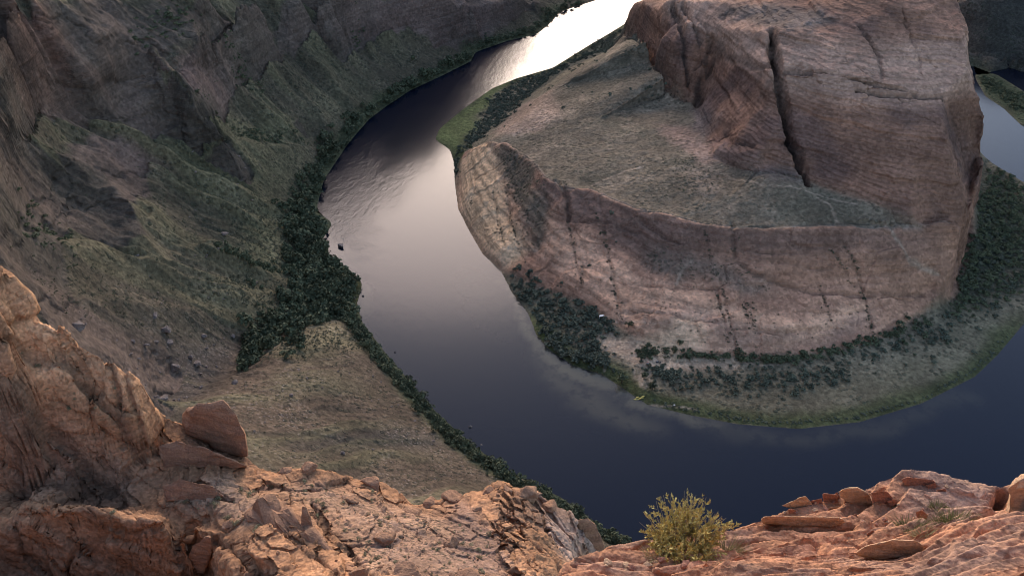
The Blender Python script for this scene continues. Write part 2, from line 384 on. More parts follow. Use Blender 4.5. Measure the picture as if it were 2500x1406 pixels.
# --- left bank
L.append(C([(1400, 5, 1.5), (1330, 45, 2), (1250, 80, 2.5), (1150, 110, 3), (1080, 150, 3), (1000, 195, 3), (930, 245, 3), (870, 300, 3), (815, 350, 3), (765, 420, 3), (725, 490, 3), (720, 600, 3), (730, 700, 3), (770, 770, 3)]))
L.append(C([(1380, 0, 4), (1300, 20, 9), (1250, 45, 11), (1150, 75, 12), (1080, 115, 10), (1000, 165, 9), (950, 205, 7), (900, 240, 7), (840, 300, 7), (760, 345, 8), (735, 420, 8), (690, 500, 7), (690, 600, 6), (690, 690, 6)]))
L.append(C([(1330, 0, 14), (1250, 0, 25), (1100, 30, 36), (1020, 60, 32), (930, 110, 24), (870, 140, 25), (820, 200, 22), (760, 260, 22), (700, 310, 24), (660, 350, 25), (620, 430, 24), (600, 520, 22), (590, 610, 20), (600, 700, 16)]))
L.append(C([(1150, 0, 42), (1000, 10, 52), (880, 60, 45), (780, 110, 42), (700, 170, 42), (620, 220, 46), (560, 270, 50), (550, 345, 42), (500, 420, 40), (470, 520, 38), (450, 620, 38), (480, 720, 32), (560, 800, 20)]))
L.append(C([(900, 0, 62), (770, 10, 76), (660, 90, 62), (600, 130, 62), (540, 180, 66), (480, 290, 72), (420, 340, 58), (350, 400, 62), (330, 480, 62), (330, 560, 58), (320, 660, 58), (350, 760, 55), (400, 850, 46), (450, 930, 34)]))
L.append(C([(620, 0, 96), (560, 60, 92), (500, 110, 95), (440, 180, 89), (385, 250, 79), (340, 300, 76), (300, 338, 73), (220, 380, 79), (190, 440, 84), (180, 520, 79), (160, 620, 84), (170, 720, 84), (220, 820, 78), (290, 900, 70), (360, 980, 56)]))
L.append(C([(500, 0, 110), (450, 60, 107), (390, 120, 103), (330, 190, 93), (300, 260, 85), (260, 320, 80)]))
L.append(C([(400, 185, 91), (450, 235, 83), (500, 292, 70), (550, 347, 54)]))
L.append(C([(400, 0, 120), (320, 60, 117), (260, 140, 113), (215, 220, 104), (200, 300, 88), (110, 332, 95), (80, 420, 101), (60, 500, 104), (40, 590, 106), (60, 680, 106), (110, 780, 102), (190, 870, 90)]))
L.append(C([(200, 0, 138), (110, 60, 139), (70, 150, 129), (50, 240, 115), (40, 310, 107), (20, 380, 121), (0, 440, 128), (-40, 560, 130), (-60, 680, 122)]))
L.append(C([(40, 0, 159), (-40, 80, 163), (-60, 200, 157), (-60, 320, 149), (-100, 420, 148)]))
L.append(W([(-330, 780, 200), (-340, 640, 215), (-345, 500, 225), (-320, 380, 232), (-270, 280, 240), (-215, 190, 250), (-170, 110, 262)]))
L.append(W([(-150, 880, 140), (-115, 940, 165), (-95, 1000, 195), (-50, 1100, 190), (60, 1330, 105)])); L.append(W([(-60, 930, 45), (30, 1060, 40), (130, 1330, 40)]))  # unseen far wall, its height shaped for what the river reflects
L.append(W([(-260, 900, 240), (-180, 1000, 250), (-100, 1330, 200)]))
# fan in front of the near river bend, and the gully left of it
L.append(C([(842, 788, 6), (780, 800, 13), (700, 838, 22), (640, 880, 28), (580, 925, 34), (500, 983, 45), (440, 1015, 54)]))
L.append(C([(790, 775, 3.5), (700, 800, 6), (650, 830, 8), (600, 890, 13), (560, 920, 18), (480, 962, 30), (410, 985, 42)]))
L.append(C([(905, 850, 4), (960, 930, 4), (1030, 1010, 4), (1110, 1090, 4), (1210, 1160, 4), (1330, 1215, 4), (1440, 1290, 4)]))
L.append(C([(860, 870, 16), (900, 960, 17), (960, 1040, 16), (1040, 1110, 14), (1130, 1170, 12), (1250, 1230, 12)]))
L.append(C([(700, 930, 33), (720, 1010, 36), (760, 1080, 38), (850, 1140, 36), (950, 1200, 34)]))
L.append(C([(560, 1010, 50), (600, 1080, 55), (650, 1150, 60), (800, 1250, 58), (950, 1330, 58)]))
L.append(W([(-190, 190, 85), (-130, 170, 55), (-70, 165, 45), (-10, 185, 40), (50, 200, 30)]))
L.append(W([(-150, 130, 120), (-90, 125, 90), (-20, 130, 90), (50, 140, 90), (180, 150, 90), (290, 170, 90)]))
L.append(W([(-120, 60, 230), (-40, 60, 180), (50, 60, 200), (180, 80, 210), (340, 110, 210), (480, 200, 210), (570, 320, 210)]))
# outer walls, outside the frame; north-east heights shaped for river reflections
L.append(W([(300, 200, 15), (385, 275, 15), (450, 340, 15), (500, 425, 15), (530, 520, 15), (535, 620, 15), (525, 730, 12)]))
L.append(W([(320, 165, 90), (420, 240, 90), (490, 320, 90), (545, 420, 90), (570, 520, 90), (575, 620, 80), (560, 740, 62)]))
L.append(W([(600, 420, 220), (630, 520, 220), (640, 600, 200), (640, 720, 110), (600, 860, 95), (600, 960, 95), (680, 1330, 150)]))
L.append(C([(2560, 140, 12), (2500, 138, 12), (2440, 128, 12), (2360, 118, 12)])); L.append(C([(2560, 0, 42), (2500, 0, 44), (2440, 0, 46), (2340, 0, 40)]))
L.append(W([(455, 870, 55), (465, 960, 60), (520, 1100, 60)])); L.append(W([(500, 850, 68), (510, 960, 75), (560, 1100, 90)]))
for z_, ring in ((300, [(-700, 1400), (-420, 900), (-450, 700), (-455, 500), (-420, 340), (-340, 220), (-260, 120), (-200, 0)]), (300, [(200, 0), (360, 40), (540, 130), (650, 260), (720, 420), (790, 600)])):
    L.append(W([(a, b, z_) for a, b in ring]))
L.append([np.array(p, float) for p in ((-700, 0, 300), (700, 0, 300), (-700, 700, 310), (799, 760, 180), (799, 1000, 150), (-300, 1400, 260), (-40, 0, 296), (40, 0, 296), (-10, 1400, 120), (330, 1400, 120), (790, 1400, 220))])
hf = HF(L, -700, 800, 0, 1400, 1.0)
print('base heights %.1fs' % (time.time() - T0))

# --- kinds of ground (outlines traced on the land, in world XY)
def P(pts): return [hf.hit(px, py, 150, 1300) for px, py in pts]
XY = lambda pts: [at(*p) for p in pts]
X_, Y_ = hf.grid()
wx = fbm2(X_ * .035, Y_ * .035, 4) * 5; wy = fbm2(X_ * .035 + 50, Y_ * .035 + 80, 4) * 5
def warp(a, k=1.0): return hf.samp(X_ + wx * k, Y_ + wy * k, a)
pen = hf.poly(inner_shore, 0)
pen = np.maximum(pen, hf.poly(bar, 0))
m_butte = hf.poly(XY(foot) + [(250, 410), (268, 436), (289, 470), (303, 506), (316, 560), (338, 640), (372, 800), (300, 1000), (120, 1000), (112, 800), (108, 740)], 2.0)
m_bench = hf.poly(XY(rim) + XY(foot[::-1]) + XY([(1505, 115, 36), (1420, 160, 36), (1345, 215, 35), (1270, 290, 34)]), 2.0)
m_apron = hf.poly(XY(rim) + [(267, 436), (261, 424), (252, 410)] + XY([(2245, 775, 3.5), (2120, 838, 4), (2000, 862, 4), (1850, 875, 4), (1680, 868, 4.5), (1560, 840, 5.5), (1500, 790, 6), (1400, 735, 6), (1300, 695, 5), (1225, 660, 1), (1180, 620, 0), (1145, 560, 0), (1118, 510, 0), (1116, 420, 1), (1130, 375, 4), (1180, 344, 24)]), 1.5)
gz = np.stack(np.gradient(hf.z), 0)
slope = np.hypot(gz[0], gz[1])
west = (1 - pen) * (X_ < 60)
rock = np.clip(np.maximum.reduce([m_butte, m_apron * .8, sst(.95, 1.6, slope) * (hf.z > 6), sst(12, 60, hf.z) * (1 - west) * (1 - pen)]), 0, 1)
for pts in ([(0, 0), (250, 0), (420, 20), (640, 60), (640, 110), (540, 60), (500, 150), (420, 140), (380, 180), (480, 300), (545, 345), (440, 345), (300, 335), (110, 335), (60, 430), (0, 520)],
            [(180, 380), (260, 370), (360, 400), (380, 460), (330, 500), (365, 620), (330, 635), (240, 610), (170, 560), (150, 470)],
            [(640, 110), (700, 0), (1350, 0), (1250, 60), (1160, 120), (1060, 100), (930, 90), (870, 100), (760, 60)]):
    rock = np.maximum(rock, warp(hf.poly(P(pts), 3.0)) * west)
soft = blur(hf.z, 5.0)
hz = blur(hf.z, 1.0) * rock + soft * (1 - rock)
hz = np.where(hf.z < 0, hf.z, np.where((hf.z < 7), hz * sst(0, 7, hf.z) + hf.z * (1 - sst(0, 7, hf.z)), hz))
hf.z = hz.astype(np.float32)

sl_ = np.array(dens([p for p in left_shore], 25))[:, :2]
for _ in range(3): sl_[1:-1] = (sl_[:-2] + sl_[1:-1] * 2 + sl_[2:]) / 4
seg_ = np.concatenate([[0], np.cumsum(np.hypot(*np.diff(sl_, axis=0).T))])
_bx, _by = X_[::4, ::4], Y_[::4, ::4]; _bd = np.full(_bx.shape, 1e9); _bs = np.zeros(_bx.shape)
_acc = np.zeros(_bx.shape); _wt = np.zeros(_bx.shape)
for k in range(len(sl_)):
    dd = np.hypot(_bx - sl_[k, 0], _by - sl_[k, 1]); _bd = np.minimum(_bd, dd)
for k in range(len(sl_)):
    dd = np.hypot(_bx - sl_[k, 0], _by - sl_[k, 1]); ww = np.exp(-(dd - _bd) / 9.0); _acc += ww * seg_[k]; _wt += ww
_as = _acc / _wt
shore_s = np.repeat(np.repeat(blur(_as, 1.5), 4, 0), 4, 1)[:hf.ny, :hf.nx].astype(np.float32)
shore_s = blur(np.pad(shore_s, ((0, hf.ny - shore_s.shape[0]), (0, hf.nx - shore_s.shape[1])), mode='edge'), 3)
shore_d = np.repeat(np.repeat(_bd, 4, 0), 4, 1)[:hf.ny, :hf.nx].astype(np.float32)
shore_d = blur(np.pad(shore_d, ((0, hf.ny - shore_d.shape[0]), (0, hf.nx - shore_d.shape[1])), mode='edge'), 3)

# --- fissures, ledges and gully floors cut into the land: traced lines, depth, half-width
CUTS = [
    ([(1882, 75), (1890, 110), (1897, 160), (1905, 210), (1915, 270), (1925, 320), (1942, 370), (1960, 415), (1972, 450)], 16, 2.2),
    ([(1640, 10), (1660, 50), (1668, 90), (1672, 150), (1680, 200)], 7, 1.3), ([(1665, 10), (1695, 60), (1710, 105)], 5, 1.2),
    ([(2095, 60), (2125, 100), (2148, 140), (2155, 190)], 3, 1.0), ([(2200, 20), (2228, 100), (2245, 140), (2248, 180)], 2, .8),
    ([(2090, 222), (2160, 232), (2220, 238), (2300, 236)], 5, 1.2), ([(1915, 172), (1960, 178), (2020, 180), (2100, 196), (2160, 210), (2240, 228)], 4, .9),
    ([(1700, 40), (1790, 140), (1840, 160), (1890, 165)], 3.5, 1.2), ([(2320, 260), (2345, 350), (2360, 420), (2350, 440)], 2, .9),
    ([(1770, 325), (1790, 345), (1840, 358)], 3, 1.0), ([(1705, 200), (1712, 250)], 6, 3.0), ([(1700, 165), (1740, 160)], 4, 1.5),
    ([(1786, 545), (1790, 600), (1800, 640), (1840, 672), (1900, 690), (1980, 712), (2100, 725), (2250, 722)], 1.8, 1.3),
    ([(1790, 605), (1860, 617), (1940, 622)], 1.4, .9), ([(2060, 600), (2095, 670), (2110, 720), (2130, 800)], 1.5, 1.0),
    ([(1355, 440), (1385, 490), (1388, 540)], 3.5, 1.6), ([(1560, 535), (1620, 580), (1660, 600)], 1.5, 1.0), ([(1460, 470), (1470, 560), (1500, 690), (1515, 780)], 1.2, .9),
    ([(1388, 545), (1400, 600), (1420, 700)], 1.3, .6), ([(1475, 560), (1490, 640)], 1.0, .5), ([(1748, 715), (1765, 770), (1778, 830)], 1.2, .55), ([(1765, 712), (1780, 780), (1800, 870)], 1.4, .6), ([(1818, 735), (1828, 800)], 1.0, .5), ([(1830, 740), (1842, 800)], 1.0, .5), ([(2030, 610), (2060, 660), (2085, 700)], 1.2, .6), ([(1205, 470), (1215, 540), (1235, 610)], 1.2, .6), ([(1235, 470), (1250, 540), (1270, 620)], 1.3, .7), ([(2000, 700), (2030, 790)], 1.0, .5), ([(1720, 560), (1735, 640)], 1.0, .5),
    ([(1330, 470), (1345, 520), (1400, 545), (1480, 545), (1560, 575)], 1.5, .9), ([(1420, 650), (1520, 690), (1640, 705), (1760, 712)], 1.3, .8), ([(1500, 740), (1600, 745), (1720, 765)], 1.0, .7), ([(1900, 640), (2000, 655), (2100, 650), (2250, 640)], 1.2, .9), ([(1950, 760), (2060, 770), (2160, 750)], 1.0, .8),
    ([(1520, 765), (1640, 770), (1780, 800), (1900, 815), (2040, 800)], 1.2, 1.2),
    ([(870, 0), (880, 60), (866, 120), (880, 160)], 6, 2.5), ([(640, 0), (690, 60), (700, 110)], 4, 2), ([(505, 40), (560, 110), (600, 145)], 7, 2.5),
    ([(50, 0), (100, 110), (160, 180), (230, 280), (260, 320)], 9, 2.2), ([(20, 90), (70, 180), (130, 250), (210, 330)], 7, 2.2), ([(170, 160), (210, 230), (240, 265)], 5, 1.8),
    ([(400, 190), (460, 172), (520, 200), (555, 215)], 6, 2.0), ([(350, 200), (420, 240), (490, 300), (545, 345)], 4, 2.0), ([(230, 215), (270, 212)], 4, 1.3), ([(240, 155), (290, 175)], 3, 1),
    ([(0, 280), (40, 350), (85, 430)], 6, 3), ([(20, 510), (120, 560), (250, 610), (330, 660), (420, 690)], 5, 3.5), ([(250, 720), (330, 745), (380, 760)], 3, 3), ([(330, 490), (370, 540), (372, 600)], 3, 2),
    ([(500, 300), (600, 350), (700, 360), (745, 365)], 3, 3), ([(560, 180), (650, 240), (740, 330), (745, 360)], 4, 4), ([(700, 120), (760, 190), (830, 250), (850, 280)], 3, 3.5), ([(880, 150), (890, 190), (920, 220)], 3, 2.5),
    ([(380, 430), (500, 490), (590, 525), (680, 535)], 2.5, 3), ([(380, 640), (480, 640), (600, 660)], 2.5, 3), ([(600, 1075), (720, 1070), (900, 1090), (1050, 1090)], 2.0, 4), ([(820, 560), (700, 650), (640, 668)], 1.5, 3),
]
cut = np.zeros_like(hf.z); dkc = np.zeros_like(hf.z)
for pts, dep, wid in CUTS:
    wl = P(pts)
    D = hf.dist(wl, wid * 3.2) + n2(X_ * .25, Y_ * .25) * wid * .4
    k = np.exp(-(D / (wid * .9)) ** 4) * (D < wid * 3)
    k = np.where(west > .5, k * .7, k)
    cut = np.maximum(cut, dep * k); dkc = np.maximum(dkc, k * min(1, dep / 6))
SPURS = [([(60, 0), (150, 130), (250, 260), (300, 330)], 7, 7), ([(395, 185), (480, 288), (552, 350)], 11, 6), ([(500, 150), (560, 210), (610, 265), (690, 320), (745, 365)], 7, 7), ([(620, 110), (700, 200), (780, 290), (805, 330)], 6, 6), ([(690, 100), (790, 190), (860, 260)], 5.5, 6), ([(760, 110), (860, 190), (925, 232)], 5, 6), ([(880, 150), (950, 190)], 4, 5),
         ([(280, 340), (500, 347), (760, 374)], 6, 7), ([(190, 460), (280, 500), (345, 580), (362, 630)], 12, 10), ([(250, 380), (400, 400), (430, 432)], 7, 8), ([(40, 590), (250, 640), (420, 690), (600, 750)], 6, 8), ([(380, 640), (560, 650), (700, 700)], 4.5, 6), ([(90, 720), (300, 760), (480, 780)], 5, 6), ([(0, 280), (60, 365), (92, 440)], 9, 6), ([(0, 90), (90, 200), (180, 310)], 7, 6), ([(520, 20), (600, 110), (640, 120)], 8, 6), ([(870, 60), (790, 20), (730, 60), (690, 110)], 5, 5), ([(1060, 0), (1100, 60), (1150, 100)], 5, 5), ([(380, 440), (520, 480), (680, 520)], 3.5, 6), ([(240, 130), (340, 170), (400, 240), (420, 330)], 6, 7)]
spur = np.zeros_like(hf.z)
for pts, hgt_, wid in SPURS:
    D = hf.dist(P(pts), wid * 3) + fbm2(X_ * .06, Y_ * .06, 3) * wid * .35
    spur = np.maximum(spur, hgt_ * np.exp(-(np.abs(D) / wid) ** 1.4) * (D < wid * 2.9))
spur *= 1.05 + .4 * n2(X_ * .05, Y_ * .05)
cut *= .72 + .28 * n2(X_ * .06, Y_ * .06)

def rgb(*c): return np.array(c, np.float32)
def lerp(a, b, m): return a + (b - a) * m[..., None]
tint = np.zeros(hf.z.shape + (3,), np.float32) + rgb(.108, .089, .057)
scr = np.full(hf.z.shape, .75, np.float32); stn = np.full(hf.z.shape, .3, np.float32)
def paint(pts, c, k=1.0, s=4.0, wv=1.0, where=None, scrub=None, stone=None, world=False):
    global tint, scr, stn
    m = warp(hf.poly(pts if world else P(pts), s), wv) * k
    if where is not None: m = m * where
    tint = lerp(tint, rgb(*c), m)
    if scrub is not None: scr = scr + (scrub - scr) * m
    if stone is not None: stn = stn + (stone - stn) * m
# west bank
paint([(560, 760), (700, 800), (850, 790), (1120, 1050), (1560, 1340), (1300, 1406), (300, 1300), (400, 1020)], (.155, .110, .073), 1, 8, where=west, scrub=.6, stone=.9)
paint([(900, 1040), (1060, 1060), (1060, 1100), (930, 1105), (640, 1100), (620, 1080)], (.085, .075, .06), .9, 6, where=west)
paint([(150, 760), (420, 830), (600, 800), (600, 860), (480, 980), (380, 1000), (250, 900)], (.105, .083, .068), 1, 10, where=west, scrub=.3, stone=1)
paint([(300, 640), (520, 640), (680, 700), (640, 760), (450, 780), (200, 690)], (.155, .118, .08), .8, 10, where=west, scrub=.5, stone=.6)
paint([(330, 345), (560, 350), (750, 372), (760, 400), (700, 480), (650, 530), (450, 480), (380, 410)], (.155, .140, .074), .8, 10, where=west)
paint([(590, 540), (700, 500), (720, 560), (690, 690), (600, 660), (580, 600)], (.20, .185, .095), .8, 8, where=west, scrub=1)
paint([(570, 690), (700, 690), (730, 740), (640, 770), (480, 780), (500, 740)], (.24, .20, .11), .8, 8, where=west, scrub=1)
paint([(840, 785), (760, 800), (650, 860), (720, 880), (860, 850), (880, 830)], (.29, .235, .13), .9, 6, where=west, scrub=1)
paint([(640, 300), (720, 290), (745, 350), (620, 350), (540, 330), (540, 300)], (.22, .20, .10), .8, 7, where=west, scrub=1)
paint([(760, 230), (940, 200), (900, 240), (800, 310), (740, 290)], (.20, .18, .10), .6, 8, where=west, scrub=1)
paint([(20, 440), (90, 420), (180, 520), (200, 600), (120, 590), (20, 580)], (.06, .055, .045), .9, 8, where=west)
paint([(270, 150), (430, 130), (500, 160), (400, 190), (320, 280), (280, 200)], (.085, .078, .062), .7, 6, where=west)
rk = sst(.35, .75, rock)
m = rk * west
tone = sst(-.5, .6, fbm2(X_ * .012, Y_ * .012, 3))
tint = tint * (1 - m[..., None]) + (lerp(np.zeros_like(tint) + rgb(.105, .085, .064), rgb(.165, .118, .090), tone)) * m[..., None]
scr *= 1 - .75 * m; stn *= 1 - .6 * m
paint([(640, 60), (870, 0), (1250, 0), (1180, 90), (1000, 90), (860, 110)], (.235, .160, .130), .8, 6, where=west * rk)
paint([(0, 0), (90, 0), (150, 110), (170, 180), (90, 170), (60, 260), (0, 300)], (.23, .125, .088), .8, 5, where=west * rk)
paint([(400, 185), (480, 170), (555, 205), (520, 240), (430, 245)], (.27, .165, .13), .8, 3, where=west)
paint([(222, 225), (272, 215), (268, 255), (235, 260)], (.33, .20, .145), .9, 2, where=west)
paint([(250, 380), (340, 390), (430, 420), (420, 445), (300, 430)], (.24, .155, .12), .7, 5, where=west)
# outer walls
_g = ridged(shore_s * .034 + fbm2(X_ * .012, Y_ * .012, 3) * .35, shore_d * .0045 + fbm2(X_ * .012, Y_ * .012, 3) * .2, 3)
m = west * sst(.15, -.55, _g) * sst(14, 60, shore_d) * (1 - rk * .6); tint = lerp(tint, rgb(.046, .048, .034), m * .85); scr = np.maximum(scr, m)  # gully shade painted as darker ground, with denser scrub
m = west * sst(.55, 1.2, _g) * sst(14, 60, shore_d) * (1 - rk); tint = lerp(tint, rgb(.185, .160, .088), m * .65)  # crests painted lighter to bring out relief the light leaves flat
m = (1 - west) * (1 - pen) * sst(3, 10, hf.z)
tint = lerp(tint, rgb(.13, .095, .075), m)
m = (1 - pen) * sst(420, 450, X_) * sst(700, 760, Y_); tint = lerp(tint, rgb(.06, .055, .045), m)  # shade of the far right wall, put into its colour
# peninsula
tint = lerp(tint, rgb(.185, .150, .098), pen); scr = np.maximum(scr, pen); stn *= 1 - pen * .6
paint(XY(rim) + XY(foot[::-1]) + XY([(1505, 115, 36), (1420, 160, 36), (1345, 215, 35), (1270, 290, 34)]), (.185, .143, .098), 1, 2, .4, world=True, scrub=.55)
m = m_bench * sst(-.1, .5, fbm2(X_ * .02, Y_ * .02, 4)); tint = lerp(tint, rgb(.135, .112, .076), m * .8)
m = m_bench * sst(.25, .6, fbm2(X_ * .03 + 20, Y_ * .03, 4)); tint = lerp(tint, rgb(.30, .225, .155), m * .7)
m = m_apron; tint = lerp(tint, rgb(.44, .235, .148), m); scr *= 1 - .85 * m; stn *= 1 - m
paint([(1120, 400), (1180, 345), (1225, 400), (1240, 520), (1290, 610), (1250, 660), (1180, 610), (1130, 540)], (.78, .50, .29), 1, 3, .3, where=m_apron)  # lit left flank of the apron: its brightness is in the tint
paint([(1310, 530), (1400, 560), (1500, 640), (1640, 700), (1760, 740), (1900, 770), (2080, 760), (2150, 790), (1900, 850), (1680, 850), (1540, 820), (1440, 720), (1330, 640)], (.70, .40, .25), .95, 3, where=m_apron)  # lower apron lightened in colour for the sky light on it
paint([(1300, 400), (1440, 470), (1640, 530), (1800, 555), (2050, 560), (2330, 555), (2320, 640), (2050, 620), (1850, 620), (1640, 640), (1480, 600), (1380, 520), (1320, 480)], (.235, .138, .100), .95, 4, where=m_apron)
paint([(1225, 345), (1300, 400), (1330, 500), (1320, 620), (1290, 600), (1250, 480), (1210, 400)], (.17, .135, .095), .9, 2.5, where=m_apron, scrub=1)
paint([(1560, 590), (1700, 640), (1900, 690), (1880, 710), (1640, 690), (1600, 640)], (.20, .155, .118), .8, 3, where=m_apron, scrub=.9)
paint([(1520, 775), (1700, 775), (1850, 815), (2000, 815), (2150, 790), (2080, 830), (1850, 845), (1640, 800)], (.27, .175, .135), .8, 3, where=m_apron)
m = m_butte; tint = lerp(tint, rgb(.285, .150, .098), m); scr *= 1 - .9 * m; stn *= 1 - m
vn = sst(-.1, .7, fbm2(X_ * .03 + 9, Y_ * .03, 3)); tint = lerp(tint, rgb(.150, .088, .070), m_butte * vn * .8)
tint = lerp(tint, rgb(.47, .285, .20), m_butte * sst(86, 97, hf.z) * sst(118, 108, hf.z) * .9)
paint([(1740, 20), (1850, 15), (2000, 20), (2020, 60), (1960, 85), (1900, 80), (1830, 55), (1760, 50)], (.155, .115, .092), .9, 3, where=m_butte, stone=1)
paint([(1735, 345), (1800, 370), (1880, 400), (1960, 425), (1970, 452), (1880, 440), (1800, 415), (1738, 385)], (.36, .215, .16), .8, 2, .4, where=m_butte)
paint([(1830, 425), (1880, 415), (1960, 430), (1972, 455), (1880, 448)], (.17, .125, .098), .8, 2, .4)
paint([(1690, 265), (1730, 262), (1745, 300), (1735, 330), (1700, 320)], (.20, .145, .12), .9, 2, stone=1)
paint([(1600, 300), (1680, 310), (1730, 340), (1740, 410), (1700, 400), (1660, 360)], (.37, .235, .175), .75, 3, scrub=.6)
paint([(1680, 410), (1760, 420), (1780, 470), (1700, 480)], (.31, .22, .16), .6, 5)
paint([(1270, 260), (1345, 220), (1370, 290), (1300, 320), (1200, 345), (1215, 310)], (.40, .27, .19), .85, 3)
# flats: sand, marsh, thickets' floor
nodry = (1 - m_apron) * pen
paint([(1480, 840), (1600, 810), (1700, 800), (1730, 830), (1640, 850), (1560, 860)], (.80, .54, .33), .9, 3, 1.6)
paint([(1440, 810), (1520, 830), (1600, 865), (1690, 880), (1820, 885), (1800, 900), (1660, 905), (1580, 900), (1500, 870)], (.62, .43, .29), .95, 2.5, .8, where=nodry, scrub=.25)
paint([(1530, 920), (1580, 920), (1575, 960), (1560, 985), (1530, 950)], (.62, .43, .29), .95, 1.5, .5, where=nodry, scrub=.1)
paint([(1460, 895), (1480, 880), (1490, 900), (1474, 912)], (.43, .29, .205), .95, 1.0, .3, where=nodry, scrub=.1)
dsh = hf.dist(inner_shore, 40)
grn = pen * sst(14, 5, dsh + wx * .6) * (hf.z < 5)
south = sst(420, 380, Y_) + sst(560, 600, Y_) * sst(200, 100, X_)
tint = lerp(tint, rgb(.075, .082, .034), np.clip(grn * south, 0, 1)); scr *= 1 - grn * .5
paint([(1070, 315), (1135, 265), (1210, 218), (1250, 200), (1200, 245), (1170, 290), (1150, 330), (1115, 380), (1100, 366), (1062, 342)], (.14, .155, .055), .95, 3, where=pen, scrub=.2)
paint([(1290, 765), (1310, 770), (1345, 850), (1330, 860), (1300, 810)], (.10, .115, .040), .9, 2, where=pen)
paint([(1290, 230), (1340, 195), (1500, 70), (1512, 95), (1400, 160), (1330, 210)], (.06, .065, .05), .8, 3, where=pen)
paint([(2320, 560), (2400, 400), (2500, 440), (2520, 640), (2400, 720), (2300, 780)], (.035, .042, .026), .95, 8, where=nodry * (1 - m_butte))
paint([(1700, 960), (2000, 960), (2300, 850), (2400, 740), (2450, 780), (2300, 930), (2050, 1000), (1750, 1000)], (.20, .165, .095), .6, 8, where=nodry, scrub=.4)
tint = lerp(tint, rgb(.045, .06, .03), hf.poly(bar, 2))
# west shore strip and thicket floor
dws = hf.dist(left_shore, 40)
tint = lerp(tint, rgb(.085, .090, .045), west * sst(16, 6, dws + wx * .5) * sst(12, 4, hf.z))
paint([(800, 620), (890, 690), (870, 760), (820, 740), (790, 660)], (.085, .082, .030), .9, 3, where=west)
paint([(700, 620), (800, 590), (830, 650), (760, 680)], (.050, .075, .032), .8, 4, where=west)
tint = lerp(tint, rgb(.035, .028, .024), np.clip(dkc * 2.2, 0, 1) * .75 * (m_butte * np.clip(dkc * 1.2, 0, 1) + m_apron * .8))   # crevice shade painted into the joints, along with soil
TRAILS = [([(1476, 905), (1472, 880), (1484, 850), (1500, 825), (1478, 800), (1470, 785)], .7), ([(1380, 830), (1420, 845), (1470, 828), (1480, 808)], .5), ([(1470, 782), (1530, 788), (1600, 792)], .6), ([(1530, 852), (1536, 832), (1575, 838), (1580, 860)], .6), ([(1585, 890), (1570, 905), (1560, 920), (1566, 940)], .6),
          ([(1590, 890), (1586, 915), (1572, 925), (1564, 945)], .6), ([(1548, 905), (1550, 925)], .5), ([(1582, 918), (1585, 940), (1572, 950)], .6), ([(1690, 880), (1780, 877), (1860, 895), (1900, 890)], .7), ([(1350, 845), (1340, 835), (1330, 838)], .5),
          ([(1990, 480), (2025, 500), (2040, 535), (2042, 545)], .8), ([(1700, 395), (1760, 425), (1860, 455), (1990, 475), (2090, 500)], .6), ([(1440, 456), (1500, 430), (1530, 418), (1570, 408)], .9), ([(2165, 545), (2190, 590), (2215, 630), (2290, 670)], .9), ([(1650, 700), (1665, 660), (1690, 640)], .7), ([(1590, 990), (1660, 995), (1700, 1002)], .5), ([(1230, 610), (1280, 602), (1310, 615)], .7)]
for pts, wid in TRAILS:
    D = hf.dist(P(pts), 6) + n2(X_ * .3, Y_ * .3) * .3
    tint = lerp(tint, rgb(.42, .31, .22), sst(wid * .75 + .45, wid * .25, D) * .75)
for pts in [r_ for r_ in (rim[1:],)]:
    D = hf.dist([at(x, y, z) for x, y, z in pts], 8) + n2(X_ * .2, Y_ * .2) * 1.0
    tint = lerp(tint, rgb(.33, .27, .205), sst(2.4, .8, D) * m_bench * .8)
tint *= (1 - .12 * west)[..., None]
hfz_mask = np.stack([scr, np.clip(rk * (1 - .0 * west), 0, 1), stn], -1).astype(np.float32)
print('paint %.1fs' % (time.time() - T0))

